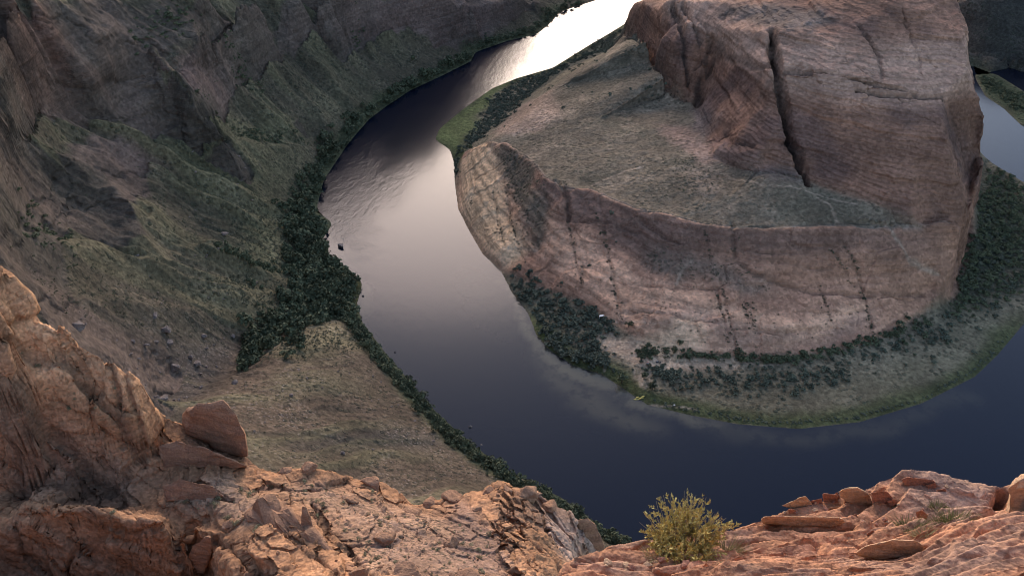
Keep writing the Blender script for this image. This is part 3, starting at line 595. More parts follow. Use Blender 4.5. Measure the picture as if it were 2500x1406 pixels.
def build_land():
    rs = [150.0]
    while rs[-1] < 1420:
        r = rs[-1]
        k = .0042 if r < 215 else .00125
        if 425 < r < 620: k *= .42
        if r > 1000: k = .006
        rs.append(r * (1 + k))
    R = np.array(rs, np.float32); A = np.arange(math.radians(-46), math.radians(46), .0013).astype(np.float32)
    A_, R_ = np.meshgrid(A, R)
    x, y = np.sin(A_) * R_, np.cos(A_) * R_
    z = hf.samp(x, y).astype(np.float32)
    rk_ = hf.samp(x, y, rock).astype(np.float32); w_ = hf.samp(x, y, west.astype(np.float32)); p_ = hf.samp(x, y, pen.astype(np.float32))
    land = sst(.5, 4, z)
    ap = hf.samp(x, y, m_apron); bu = hf.samp(x, y, m_butte)
    # rain-cut spurs and gullies on the west slopes
    wq = fbm2(x * .012, y * .012, 3)
    sv, dv_ = hf.samp(x, y, shore_s), hf.samp(x, y, shore_d)
    g = ridged(sv * .034 + wq * .35, dv_ * .0045 + wq * .2, 3); g2 = ridged(sv * .11 + wq * .8, dv_ * .012, 2)
    ga = w_ * sst(14, 70, dv_) * sst(3, 25, z) * (.3 + .7 * sst(330, 400, y))
    z += hf.samp(x, y, spur) * sst(2, 12, z)
    z += (g * 6.5 + g2 * 1.3) * ga * (1 - .45 * rk_)
    z += fbm2(x * .12, y * .12, 3) * .35 * land * (1 - ap * .5)
    # slickrock swells and runnels on the apron
    z += ap * land * (fbm2(x * .05, y * .05, 3) * .9 + ridged(x * .11 + y * .02, y * .03, 2) * .35)
    tz = (z + .05 * x + n2(x * .02, y * .02) * 3 + n2(x * .09, y * .09) * .8) / 4.2; fr = tz - np.floor(tz)
    z += (sst(.25, .70, fr) - fr) * 4.2 * .50 * np.clip(ap * 1.0, 0, 1) * sst(6, 12, z) * sst(-.5, .3, n2(x * .013, y * .013 + 4))
    d1, d2, idn = worley(x * .045 + n2(x * .03, y * .03) * .6, y * .085 + n2(x * .03 + 7, y * .03) * .6)
    z += ((_perm[idn + 31] / 255. - .5) * 1.7 * sst(0, .12, d2 - d1) - .5 * sst(.08, 0, d2 - d1)) * np.clip(ap, 0, 1) * sst(4, 9, z)
    z -= hf.samp(x, y, cut)
    P_ = np.stack([x, y, z], -1); n = grid_normals(P_)
    # bedded, jointed rock faces
    xb = x + .18 * z; yb = y - .12 * z
    bd = fbm3(xb * .018, yb * .018, (z + .10 * x - .08 * y) * .16, 4, .55)
    bl = fbm3(xb * .045, yb * .045, z * .035, 4, .5)
    dsp = (bd * (.75 - .45 * bu) + bl * (1.6 - .3 * bu)) * rk_ * land * (1 - .6 * ap) + bu * fbm3(x * .16, y * .16, z * .3, 2) * .28
    d1, d2, _ = worley(xb * .030 + bl * .35, (yb * .4 + z) * .030 + bd * .25)
    dsp -= sst(.10, .0, d2 - d1) * 1.3 * rk_ * land * w_
    tz = (z + .07 * x - .05 * y + bl * 2.0) / 8.5; fr = tz - np.floor(tz); hh = _perm[(np.floor(tz).astype(int) * 7) & 255] / 255.
    dsp += (sst(.46, .54, fr) - fr) * (.5 + 1.7 * hh) * bu * sst(-.6, .2, n2(x * .02 + 8, y * .02 + z * .02))
    tz = tz * 4.3 + bd * .3; fr = tz - np.floor(tz)
    dsp += (sst(.46, .54, fr) - fr) * .55 * bu
    d1, d2, idn = worley(x * .022 + bl * .2 + y * .012, z * .016 + bd * .2, .95)
    dsp += ((_perm[idn + 3] / 255. - .5) * 1.7 * sst(0, .05, d2 - d1) - 1.3 * sst(.035, 0, d2 - d1) * sst(-.1, .3, n2(x * .015, y * .015 + z * .01))) * bu
    P_ += n * dsp[..., None]
    P_[..., 2] = np.where((z > .3), np.maximum(P_[..., 2], .15), P_[..., 2])
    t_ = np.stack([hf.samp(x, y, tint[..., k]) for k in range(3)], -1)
    m_ = np.stack([hf.samp(x, y, hfz_mask[..., k]) for k in range(3)], -1)
    V = P_.reshape(-1, 3); F = gridfaces(*x.shape)
    pf = (p_.reshape(-1) > .5)[F].sum(1) >= 2
    hidden = (z.reshape(-1) < -2.5)[F].all(1)
    for name, sel in (('peninsula_terrain', pf & ~hidden), ('canyon_terrain', ~pf & ~hidden)):
        f = F[sel]; u, inv = np.unique(f, return_inverse=True)
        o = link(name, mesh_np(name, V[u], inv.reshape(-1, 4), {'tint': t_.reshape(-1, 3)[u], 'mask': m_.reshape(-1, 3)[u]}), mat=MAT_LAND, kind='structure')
        print(name, len(u))
    return A, R, P_, n
LA, LR, LP, LN = build_land()
print('land %.1fs' % (time.time() - T0))
def ground(x, y):                                   # finished land height at x, y
    a = np.arctan2(x, y); r = np.hypot(x, y)
    i = np.clip(np.searchsorted(LR, r) - 1, 0, len(LR) - 2); j = np.clip(((a - LA[0]) / (LA[1] - LA[0])).astype(int), 0, len(LA) - 2)
    return LP[i, j, 2], LN[i, j]

# ------------------------------------------------------------------ river
def build_river():
    st = 2.5
    xs = np.arange(-260, 620, st); ys = np.arange(150, 1400, st)
    X, Y = np.meshgrid(xs, ys)
    shoal = np.zeros(X.shape, np.float32)
    sh = np.zeros(hf.z.shape, np.float32)
    for pts, k, s in (([(1230, 680), (1290, 768), (1318, 828), (1350, 858), (1410, 896), (1475, 916), (1530, 956), (1590, 992), (1700, 1020), (1820, 1042), (1700, 1036), (1570, 1010), (1480, 965), (1400, 930), (1325, 880), (1280, 820), (1250, 750)], 1, 1.5),
                      ([(1290, 850), (1400, 930), (1500, 985), (1580, 1030), (1640, 1060), (1530, 1050), (1420, 1000), (1340, 940)], .6, 3.5),
                      ([(1700, 1030), (1950, 1050), (2150, 1030), (2350, 945), (2380, 960), (2150, 1065), (1950, 1080), (1750, 1065)], .35, 3),
                      ([(1110, 620), (1230, 700), (1280, 830), (1200, 800), (1120, 720)], .22, 8), ([(880, 690), (905, 700), (890, 780), (940, 860), (1010, 935), (1000, 945), (930, 870), (872, 780)], .5, 2)):
        sh = np.maximum(sh, hf.poly([at(a, b, 0) for a, b in pts], s) * k)
    sh = hf.samp(X_ + wx, Y_ + wy, sh)
    shoal = hf.samp(X, Y, sh)
    rp = np.zeros(hf.z.shape, np.float32)
    for pts, k, s_ in (([(790, 300), (960, 290), (930, 420), (905, 520), (940, 600), (900, 680), (850, 640), (800, 600), (800, 480)], 1, 8), ([(900, 420), (1100, 400), (1110, 470), (1000, 510), (920, 540)], .8, 10), ([(1000, 230), (1160, 140), (1300, 90), (1340, 110), (1240, 200), (1100, 270), (1000, 320), (920, 330)], 1, 10)):
        rp = np.maximum(rp, hf.poly([at(a, b, 0) for a, b in pts], s_) * k)
    rp = hf.samp(X, Y, hf.samp(X_ + wx * 2, Y_ + wy * 2, rp))
    c = np.stack([shoal, rp, rp], -1).reshape(-1, 3)
    me = mesh_np('river', np.stack([X, Y, np.zeros_like(X)], -1).reshape(-1, 3), gridfaces(*X.shape), {'shoal': c})
    m, t, b = new_mat('river_water')
    sp_ = N(t, 'ShaderNodeSeparateColor'); t.links.new(N(t, 'ShaderNodeAttribute', attribute_name='shoal').outputs['Color'], sp_.inputs[0]); s = sp_.outputs[0]
    vec = mapped(t, (1, 1, 1)); weed = noise(t, vec, .10, 6, .7)
    sf = mathn(t, 'MULTIPLY', s, mrange(t, weed, .40, .50, .45, 1))
    t.links.new(mix(t, sf, (.003, .005, .012), (.085, .074, .050)), b.inputs['Base Color'])
    b.inputs['Specular Tint'].default_value = (.80, .85, 1, 1); b.inputs['Roughness'].default_value = .13; b.inputs['IOR'].default_value = 1.27; b.inputs['Specular IOR Level'].default_value = .5
    v1 = mapped(t, (1, .45, 1), (0, 0, .5)); pat = noise(t, mapped(t, (.9, .35, 1), (0, 0, .45)), .014, 4, .6)
    rip = mathn(t, 'ADD', noise(t, v1, .9, 4, .6), mathn(t, 'MULTIPLY', noise(t, v1, .22, 3), 1.8))
    bp = N(t, 'ShaderNodeBump', Distance=.16); t.links.new(mathn(t, 'ADD', mrange(t, pat, .35, .65, .05, .14), mathn(t, 'MULTIPLY', sp_.outputs[1], mrange(t, pat, .36, .60, .1, .75))), bp.inputs['Strength'])
    t.links.new(rip, bp.inputs['Height']); t.links.new(bp.outputs[0], b.inputs['Normal'])
    link('river', me, mat=m, kind='structure')
build_river()
print('river %.1fs' % (time.time() - T0))

# ------------------------------------------------------------------ near cliff ridge, below the rim on the left
RL = []
sil = [(-90, 560, 236), (0, 645, 228), (60, 700, 224), (100, 765, 219), (150, 800, 217), (200, 840, 214), (260, 880, 211.5), (300, 903, 209.5), (340, 925, 207), (370, 960, 204), (385, 1000, 199), (430, 1024, 195),
       (490, 1050, 192), (560, 1095, 191), (610, 1145, 190), (640, 1160, 190), (700, 1152, 191), (740, 1145, 192), (800, 1147, 192), (830, 1166, 190.5), (880, 1162, 190), (930, 1164, 190), (980, 1192, 188), (1020, 1227, 187), (1100, 1214, 188),
       (1150, 1192, 189), (1190, 1183, 189.5), (1240, 1187, 189.5), (1290, 1183, 190), (1340, 1222, 187), (1400, 1252, 184), (1440, 1300, 180), (1480, 1345, 176)]
def R_(pts, step=1.2): RL.append(dens([at(*p) for p in pts], step))
def back(pts, dist, dz):
    o = []
    for p in pts:
        q = at(*p); u = np.array((q[0], q[1], 0)) / math.hypot(q[0], q[1]); o.append(q + u * dist + np.array((0, 0, dz)))
    RL.append(dens(o, 2))
R_(sil); back(sil, 1.6, -2.5); back(sil, 7, -26); back(sil, 22, -60); back(sil, 45, -85)
R_([(-60, 700, 231), (0, 730, 224), (60, 800, 219), (130, 860, 215), (200, 900, 211), (260, 940, 208.5), (310, 960, 206.5), (350, 1000, 203)])
R_([(-60, 850, 222), (0, 850, 217.5), (80, 900, 213), (160, 960, 209), (240, 1010, 205), (310, 1040, 202), (360, 1060, 199.5)])
R_([(-60, 1000, 208), (0, 1000, 206), (80, 1040, 204.5), (160, 1080, 201.5), (240, 1110, 199), (320, 1110, 197), (370, 1100, 196)])
R_([(-60, 1120, 200), (0, 1110, 199), (60, 1140, 199), (140, 1170, 196.5), (230, 1190, 194.5), (310, 1180, 194), (380, 1150, 193)])
R_([(-60, 1225, 195), (10, 1222, 193), (120, 1222, 191.5), (230, 1224, 191.5), (320, 1238, 192.5), (385, 1200, 192.5), (400, 1110, 193), (425, 1050, 194)])
# big block in front of the buttress foot
R_([(-60, 1250, 197), (10, 1250, 198), (60, 1234, 199.5), (120, 1230, 200), (200, 1230, 200), (250, 1240, 200), (270, 1262, 199.5), (330, 1256, 200), (400, 1260, 200), (430, 1285, 199)])
R_([(20, 1262, 199), (60, 1250, 199.5), (200, 1250, 199.7), (265, 1280, 199), (340, 1280, 199.5), (415, 1290, 198.5)])
R_([(20, 1300, 196), (60, 1290, 196.5), (160, 1290, 196.5), (260, 1310, 196), (340, 1320, 196), (425, 1330, 195)])
R_([(-40, 1420, 189), (60, 1420, 188.5), (200, 1425, 188.5), (320, 1425, 188.7), (430, 1425, 189.5)])
R_([(440, 1270, 197), (470, 1275, 198), (515, 1300, 197), (520, 1340, 194)]); R_([(445, 1310, 193), (470, 1340, 190), (500, 1400, 187.5), (510, 1430, 187)])
R_([(390, 1240, 194), (430, 1262, 194), (470, 1262, 195), (520, 1285, 196)])
# shelf, stepped ledges climbing towards the viewer
R_([(410, 1130, 193.5), (470, 1110, 193.5), (520, 1120, 193.3), (600, 1145, 191.5)])
R_([(400, 1180, 193.5), (470, 1175, 195), (540, 1185, 195), (620, 1190, 193.5), (700, 1190, 193), (800, 1190, 193), (900, 1195, 192), (990, 1225, 189.5)])
R_([(420, 1230, 195), (500, 1222, 196), (580, 1230, 196), (640, 1225, 197.5), (720, 1230, 196), (800, 1230, 195), (900, 1240, 194.5), (1000, 1260, 192.5), (1080, 1250, 191.5), (1150, 1230, 191.5), (1250, 1225, 191.5), (1310, 1240, 189.5)])
R_([(530, 1310, 196.5), (600, 1290, 198.5), (660, 1290, 201), (740, 1300, 201), (820, 1290, 199), (900, 1300, 198.5), (1000, 1310, 197.5), (1100, 1310, 196.5), (1180, 1300, 195), (1240, 1300, 195), (1300, 1310, 194), (1380, 1320, 188), (1420, 1310, 184)])
R_([(540, 1360, 197), (600, 1360, 201), (660, 1370, 203), (740, 1375, 204), (840, 1400, 206), (930, 1390, 206), (1020, 1390, 205.5), (1120, 1385, 204), (1200, 1390, 202.5), (1260, 1390, 201.5), (1320, 1390, 198), (1380, 1390, 191), (1440, 1385, 181)])
R_([(530, 1440, 192), (600, 1450, 203), (680, 1470, 209), (800, 1480, 211), (950, 1480, 212), (1100, 1480, 211), (1250, 1480, 208), (1330, 1470, 204), (1420, 1460, 186), (1500, 1450, 172)])
R_([(-60, 1600, 205), (200, 1620, 205), (450, 1650, 207), (600, 1700, 221), (900, 1700, 225), (1200, 1700, 224), (1400, 1700, 212)], 3)
RL.append(dens([(-130, 165, 80), (-134, 120, 150), (-134, 95, 225), (-128, 60, 232), (-110, 30, 240), (0, 30, 240), (40, 40, 215), (60, 60, 150), (60, 170, 80), (-20, 180, 60), (-130, 180, 45)], 6))
RL.append(dens([(16, 62, 190), (20, 70, 172), (24, 82, 150), (28, 92, 120)], 2))
rf = HF(RL, -131, 60, 29, 180, .3)
sil_w = [at(*p) for p in sil]
rX, rY = rf.grid()
rf.z = blur(rf.z, 1.0).astype(np.float32)
def RP(pts): return [rf.hit(px, py, 30, 190, 2500) for px, py in pts]
rwx = fbm2(rX * .12, rY * .12, 3) * 1.3; rwy = fbm2(rX * .12 + 40, rY * .12, 3) * 1.3
rtint = np.zeros(rf.z.shape + (3,), np.float32) + rgb(.42, .222, .118)
rscr = np.full(rf.z.shape, .25, np.float32); rrock = np.full(rf.z.shape, 1., np.float32)
def rpaint(pts, c, k=1.0, s=1.0, rock_=None, scrub=None):
    global rtint, rscr, rrock
    m = rf.samp(rX + rwx, rY + rwy, rf.poly(RP(pts), s)) * k
    rtint = lerp(rtint, rgb(*c), m)
    if rock_ is not None: rrock = rrock + (rock_ - rrock) * m
    if scrub is not None: rscr = rscr + (scrub - rscr) * m
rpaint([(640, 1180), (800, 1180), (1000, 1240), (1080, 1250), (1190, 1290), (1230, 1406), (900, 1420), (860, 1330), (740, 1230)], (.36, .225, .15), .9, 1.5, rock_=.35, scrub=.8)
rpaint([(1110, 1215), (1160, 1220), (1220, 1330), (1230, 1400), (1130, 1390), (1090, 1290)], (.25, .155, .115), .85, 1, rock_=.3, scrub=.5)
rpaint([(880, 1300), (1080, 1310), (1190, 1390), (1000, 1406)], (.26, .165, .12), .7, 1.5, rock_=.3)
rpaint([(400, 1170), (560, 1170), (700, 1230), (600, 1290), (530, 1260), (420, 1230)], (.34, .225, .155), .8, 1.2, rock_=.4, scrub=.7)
rpaint([(0, 650), (110, 765), (210, 840), (310, 903), (380, 965), (430, 1030), (380, 1060), (320, 1010), (220, 960), (120, 900), (0, 800)], (.62, .345, .19), .85, 1.2)  # light on the upper buttress edge, painted in as brighter orange
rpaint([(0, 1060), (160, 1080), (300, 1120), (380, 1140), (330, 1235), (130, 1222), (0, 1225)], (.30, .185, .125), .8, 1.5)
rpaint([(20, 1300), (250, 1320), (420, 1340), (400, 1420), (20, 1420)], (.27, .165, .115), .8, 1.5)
rpaint([(1290, 1180), (1345, 1225), (1440, 1300), (1470, 1350), (1360, 1370), (1340, 1310), (1310, 1240)], (.46, .32, .245), .9, .8)
rtint = lerp(rtint, rgb(.22, .125, .08), sst(.05, .65, fbm2(rX * .09 + 3, rY * .09, 4)) * .7 * rrock)
RCUTS = [([(0, 900), (60, 960), (100, 1020), (160, 1080), (210, 1150), (270, 1200)], 2.4, .45), ([(130, 840), (200, 930), (260, 1000), (300, 1040), (330, 1110)], 1.8, .4), ([(270, 890), (290, 960), (295, 1030), (300, 1090)], 1.6, .35),
         ([(60, 1060), (120, 1110), (60, 1200), (10, 1240)], 1.4, .35), ([(240, 1270), (330, 1290), (410, 1290)], .8, .25), ([(425, 1280), (430, 1330), (450, 1400)], 3, .5), ([(40, 1290), (60, 1340), (130, 1406)], 1.6, .5),
         ([(0, 790), (40, 820), (120, 870), (180, 880)], 1.2, .35), ([(340, 930), (330, 1000), (350, 1060), (345, 1120)], 1.3, .35), ([(375, 1090), (430, 1095), (520, 1115), (600, 1140)], 1.2, .4), ([(400, 1180), (470, 1165), (530, 1205), (560, 1215)], 1.3, .35),
         ([(1190, 1190), (1230, 1260), (1200, 1310), (1250, 1340), (1260, 1406)], .7, .22), ([(1225, 1250), (1280, 1280), (1320, 1330), (1360, 1370)], .8, .25), ([(1200, 1310), (1250, 1300), (1290, 1290)], .6, .2), ([(1280, 1200), (1320, 1240), (1340, 1300), (1360, 1350)], .8, .25),
         ([(1230, 1340), (1300, 1330), (1340, 1350)], .6, .2), ([(1240, 1190), (1260, 1230), (1310, 1250)], .6, .2), ([(520, 1300), (560, 1330), (640, 1400)], 2, .5), ([(760, 1230), (800, 1290), (850, 1340), (900, 1400)], 1.4, .4), ([(620, 1240), (700, 1300), (760, 1350), (840, 1420)], 1.2, .4)]
rcut = np.zeros_like(rf.z)
for pts, dep, wid in RCUTS:
    D = rf.dist(RP(pts), wid * 4) + n2(rX * .9, rY * .9) * wid * .5
    rcut = np.maximum(rcut, dep * np.exp(-(D / wid) ** 2) * (D < wid * 3.5))
rtint = lerp(rtint, rgb(.10, .07, .05), np.clip(rcut, 0, 1) * .5)
def build_ridge():
    rs = [42.0]
    while rs[-1] < 172: rs.append(rs[-1] * (1.0014 if 60 < rs[-1] < 135 else 1.004))
    R = np.array(rs, np.float32); A = np.arange(math.radians(-56), math.radians(19), .0013).astype(np.float32)
    A_, R__ = np.meshgrid(A, R); x, y = np.sin(A_) * R__, np.cos(A_) * R__
    z = rf.samp(x, y).astype(np.float32); rk_ = rf.samp(x, y, rrock)
    ids = 0
    # jointed blocks: each joint cell sits a little higher or lower and tilts
    for sc_, amp, cr in ((.11, 1.6, .9), (.33, .55, .35)):
        ux = (x * .80 + y * .60) * sc_ + n2(x * .1, y * .1) * .35; uy = (-x * .60 + y * .80) * sc_ * .55 + n2(x * .1 + 9, y * .1) * .35
        d1, d2, idn = worley(ux, uy)
        h1 = _perm[idn + 11] / 255. - .5; h2 = _perm[idn + 91] / 255. - .5
        e = sst(0, .10, d2 - d1)
        z += (h1 * amp + (h2 * (ux - np.round(ux))) * amp * .8) * e * (.35 + .65 * rk_) - (1 - e) * cr * (.3 + .7 * rk_)
    z += (fbm2(x * .35, y * .35, 4) * .30 + fbm2(x * 1.5, y * 1.5, 2) * .05)
    z -= rf.samp(x, y, rcut)
    P_ = np.stack([x, y, z], -1); n = grid_normals(P_)
    xb, yb = x + .35 * z, y - .2 * z
    bd = fbm3(xb * .06, yb * .06, (z + .35 * x + .2 * y) * .55, 4, .55); bl = fbm3(xb * .13, yb * .13, z * .12, 4, .5)
    steep = sst(.8, .45, n[..., 2]); fu, fv = x * .8 + y * .2, z * 1.0
    ca, sa = math.cos(.85), math.sin(.85); p1, p2 = fu * ca - fv * sa, fu * sa + fv * ca
    wv = bl * .25
    d1, d2, idn = worley(p1 * .085 + wv, p2 * .30 + wv); e1 = sst(0, .10, d2 - d1)
    d1b, d2b, idb = worley(p1 * .30 + wv, p2 * .75 + wv); e2 = sst(0, .10, d2b - d1b)
    fac = (_perm[idn + 23] / 255. - .5) * 1.5 * e1 - (1 - e1) * .9 + (_perm[idb + 23] / 255. - .5) * .4 * e2 - (1 - e2) * .22
    P_ += n * ((bd * .20 + bl * .5) * rk_ + fac * steep)[..., None]
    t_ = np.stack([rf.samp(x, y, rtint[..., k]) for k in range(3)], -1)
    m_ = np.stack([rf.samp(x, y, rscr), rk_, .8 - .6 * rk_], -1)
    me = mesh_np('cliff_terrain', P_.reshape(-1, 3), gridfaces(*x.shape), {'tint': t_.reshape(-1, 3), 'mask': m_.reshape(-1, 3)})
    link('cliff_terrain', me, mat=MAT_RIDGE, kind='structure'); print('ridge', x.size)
    return A, R, P_, n
RA, RR, RP3, RN = build_ridge()
def ridge_ground(x, y):
    a = np.arctan2(x, y); r = np.hypot(x, y)
    i = np.clip(np.searchsorted(RR, r) - 1, 0, len(RR) - 2); j = np.clip(((a - RA[0]) / (RA[1] - RA[0])).astype(int), 0, len(RA) - 2)
    return RP3[i, j, 2], RN[i, j]
print('ridge %.1fs' % (time.time() - T0))

# ------------------------------------------------------------------ rim ledge at the viewer's feet
FL = []
def F_(pts, step=.12): FL.append(dens([at(*p) for p in pts], step))
fs = [(1352, 1440, 293.3), (1354, 1402, 293.1), (1372, 1379, 293.0), (1470, 1352, 292.8), (1560, 1338, 292.6), (1680, 1322, 292.4), (1780, 1300, 292.2), (1835, 1283, 292.1), (1875, 1270, 292.0), (1905, 1256, 291.95), (1930, 1250, 291.9), (2000, 1234, 291.85), (2070, 1218, 291.8), (2110, 1200, 291.85), (2150, 1175, 292.0),
      (2190, 1161, 292.1), (2260, 1166, 292.0), (2330, 1182, 291.8), (2440, 1188, 291.7), (2500, 1178, 291.7), (2600, 1170, 291.7)]
F_(fs)
for dist, dz in ((.35, -.5), (1.0, -2.2), (2.2, -6)):
    o = []
    for p in fs:
        q = at(*p); u = np.array((q[0], q[1], 0)) / math.hypot(q[0], q[1]); o.append(q + u * dist + np.array((0, 0, dz)))
    FL.append(dens(o, .3))
F_([(1385, 1450, 293.6), (1450, 1400, 293.25), (1560, 1385, 293.0), (1700, 1365, 292.75), (1800, 1345, 292.6), (1900, 1320, 292.45), (2000, 1300, 292.35), (2100, 1280, 292.3), (2200, 1262, 292.35), (2350, 1255, 292.3), (2480, 1245, 292.2), (2600, 1235, 292.2)])
F_([(1560, 1420, 293.3), (1680, 1400, 293.1), (1760, 1392, 293.0), (1850, 1372, 292.95), (1950, 1360, 292.85), (2080, 1350, 292.75), (2170, 1320, 292.7), (2270, 1290, 292.6)])
N_ = [(1560, 1442, 294.0), (1640, 1408, 293.85), (1720, 1386, 293.75), (1830, 1368, 293.65), (1950, 1375, 293.55), (2080, 1374, 293.5), (2200, 1368, 293.5), (2250, 1335, 293.45), (2290, 1300, 293.4), (2400, 1278, 293.4), (2500, 1264, 293.4), (2600, 1250, 293.4)]
F_(N_); F_([(x, y - 6, z - .38) for x, y, z in N_])
F_([(1800, 1440, 294.2), (2000, 1430, 294.2), (2250, 1400, 294.2), (2400, 1350, 294.1), (2600, 1320, 294.1)]); F_([(1900, 1500, 294.8), (2200, 1480, 294.9), (2600, 1420, 295.0)])
FL.append(dens([(.25, 4.0, 293.2), (.28, 2.6, 294.2)], .2)); FL.append(dens([(.05, 4.2, 290), (.05, 2.6, 291)], .2))
FL.append(dens([(-1, 1, 292), (3, .5, 297), (9, .5, 297.5), (15, 3, 296.5), (16, 10, 280), (10, 15, 270), (0, 15, 270), (-1.5, 8, 276), (-1.2, 4, 284)], .6))
ff = HF(FL, -2, 16, .4, 15, .03)
ff.z = blur(ff.z, 1.3).astype(np.float32)
fX, fY = ff.grid()
def FP(pts): return [ff.hit(px, py, 2, 16, 3000) for px, py in pts]
ftint = np.zeros(ff.z.shape + (3,), np.float32) + rgb(.43, .21, .118)
fwx = fbm2(fX * 1.2, fY * 1.2, 4) * .14; fwy = fbm2(fX * 1.2 + 7, fY * 1.2, 4) * .14
def fpaint(pts, c, k=1., s=.08):
    global ftint
    ftint = lerp(ftint, rgb(*c), ff.samp(fX + fwx, fY + fwy, ff.poly(FP(pts), s)) * k)
fpaint([(2090, 1210), (2200, 1162), (2440, 1190), (2440, 1290), (2200, 1250)], (.34, .22, .165), .8, .12)
fpaint([(1880, 1340), (1960, 1320), (1980, 1360), (1900, 1370)], (.40, .20, .13), .8); fpaint([(1400, 1390), (1560, 1350), (1760, 1345), (1700, 1380), (1500, 1406)], (.42, .23, .15), .7, .12)
fpaint([(2200, 1400), (2300, 1330), (2500, 1290), (2500, 1380), (2300, 1406)], (.27, .175, .13), .75, .10)
fpaint([(2080, 1290), (2200, 1270), (2300, 1270), (2160, 1300)], (.33, .20, .14), .6)
ftint = lerp(ftint, rgb(.30, .19, .14), sst(.25, .7, fbm2(fX * 1.4, fY * 1.4, 4)) * .6)
fcut = np.zeros_like(ff.z)
for pts, dep, wid in (([(2455, 1195), (2450, 1225), (2440, 1250)], .55, .07), ([(2440, 1250), (2400, 1270), (2350, 1285)], .12, .06), ([(1930, 1320), (1990, 1325), (2010, 1350)], .10, .05), ([(1400, 1376), (1500, 1368), (1600, 1375)], .08, .05),
                      ([(1880, 1290), (1980, 1300), (2080, 1285)], .14, .05), ([(2100, 1340), (2200, 1352)], .10, .04), ([(2300, 1240), (2380, 1250), (2430, 1245)], .10, .05), ([(1780, 1330), (1850, 1322), (1930, 1320)], .07, .04)):
    D = ff.dist(FP(pts), wid * 4) + n2(fX * 6, fY * 6) * wid * .5
    fcut = np.maximum(fcut, dep * np.exp(-(D / wid) ** 2) * (D < wid * 3.5))
def build_rim():
    rs = [2.6]
    while rs[-1] < 14.5: rs.append(rs[-1] * 1.0019)
    R = np.array(rs, np.float32); A = np.arange(math.radians(3.6), math.radians(52), .0015).astype(np.float32)
    A_, R__ = np.meshgrid(A, R); x, y = np.sin(A_) * R__, np.cos(A_) * R__
    z = ff.samp(x, y).astype(np.float32)
    z -= 4 * sst(math.radians(4.75), math.radians(3.6), A_ - n2(R__ * 2, R__ * 0) * .006) ** 1.5
    q = fbm2(x * .5, y * .5, 3) * .12
    st_ = (z + q + .10 * x) * 7.0; fr = st_ - np.floor(st_)
    z += (sst(.45, .55, fr) - fr) / 7.0 * 1.0                                   # thin weathered beds
    z += fbm2(x * .9, y * .9, 3, .45) * .05 + fbm2(x * 7, y * 7, 4, .6) * .010 + ridged(x * 3.2 + y * 1.5, y * 5.5 - x * 2, 3) * .007 + n2(x * 26, y * 26) * .004
    d1, d2, idn = worley(x * 1.1 + n2(x * 1.5, y * 1.5) * .4, y * 1.7 + n2(x * 1.5 + 5, y * 1.5) * .4)
    z += (_perm[idn + 5] / 255. - .5) * .085 * sst(0, .05, d2 - d1)
    d1, d2, idn = worley(x * 3.6 + n2(x * 4, y * 4) * .3, y * 5.2 + n2(x * 4 + 5, y * 4) * .3)
    z += (_perm[idn + 5] / 255. - .5) * .028 * sst(0, .06, d2 - d1) * sst(-.2, .4, n2(x * .8 + 3, y * .8)) - .012 * sst(.05, 0, d2 - d1) * sst(.1, .5, n2(x * .7, y * .7 + 8))
    z -= ff.samp(x, y, fcut)
    P_ = np.stack([x, y, z], -1); n = grid_normals(P_)
    bd = fbm3(x * .8, y * .8, (z + .1 * x) * 7, 4, .6)
    P_ += n * (bd * .018)[..., None]
    t_ = np.stack([ff.samp(x, y, ftint[..., k]) for k in range(3)], -1).reshape(-1, 3)
    m_ = np.tile(np.array((0, 1, .15), np.float32), (len(t_), 1))
    link('rim_terrain', mesh_np('rim_terrain', P_.reshape(-1, 3), gridfaces(*x.shape), {'tint': t_, 'mask': m_}), mat=MAT_RIM, kind='structure'); print('rim', x.size)
    return A, R, P_, n
FA, FR, FP3, FN = build_rim()
def rim_ground(x, y):
    a = np.arctan2(x, y); r = np.hypot(x, y)
    i = np.clip(np.searchsorted(FR, r) - 1, 0, len(FR) - 2); j = np.clip(((a - FA[0]) / (FA[1] - FA[0])).astype(int), 0, len(FA) - 2)
    return FP3[i, j, 2], FN[i, j]
print('rim %.1fs' % (time.time() - T0))

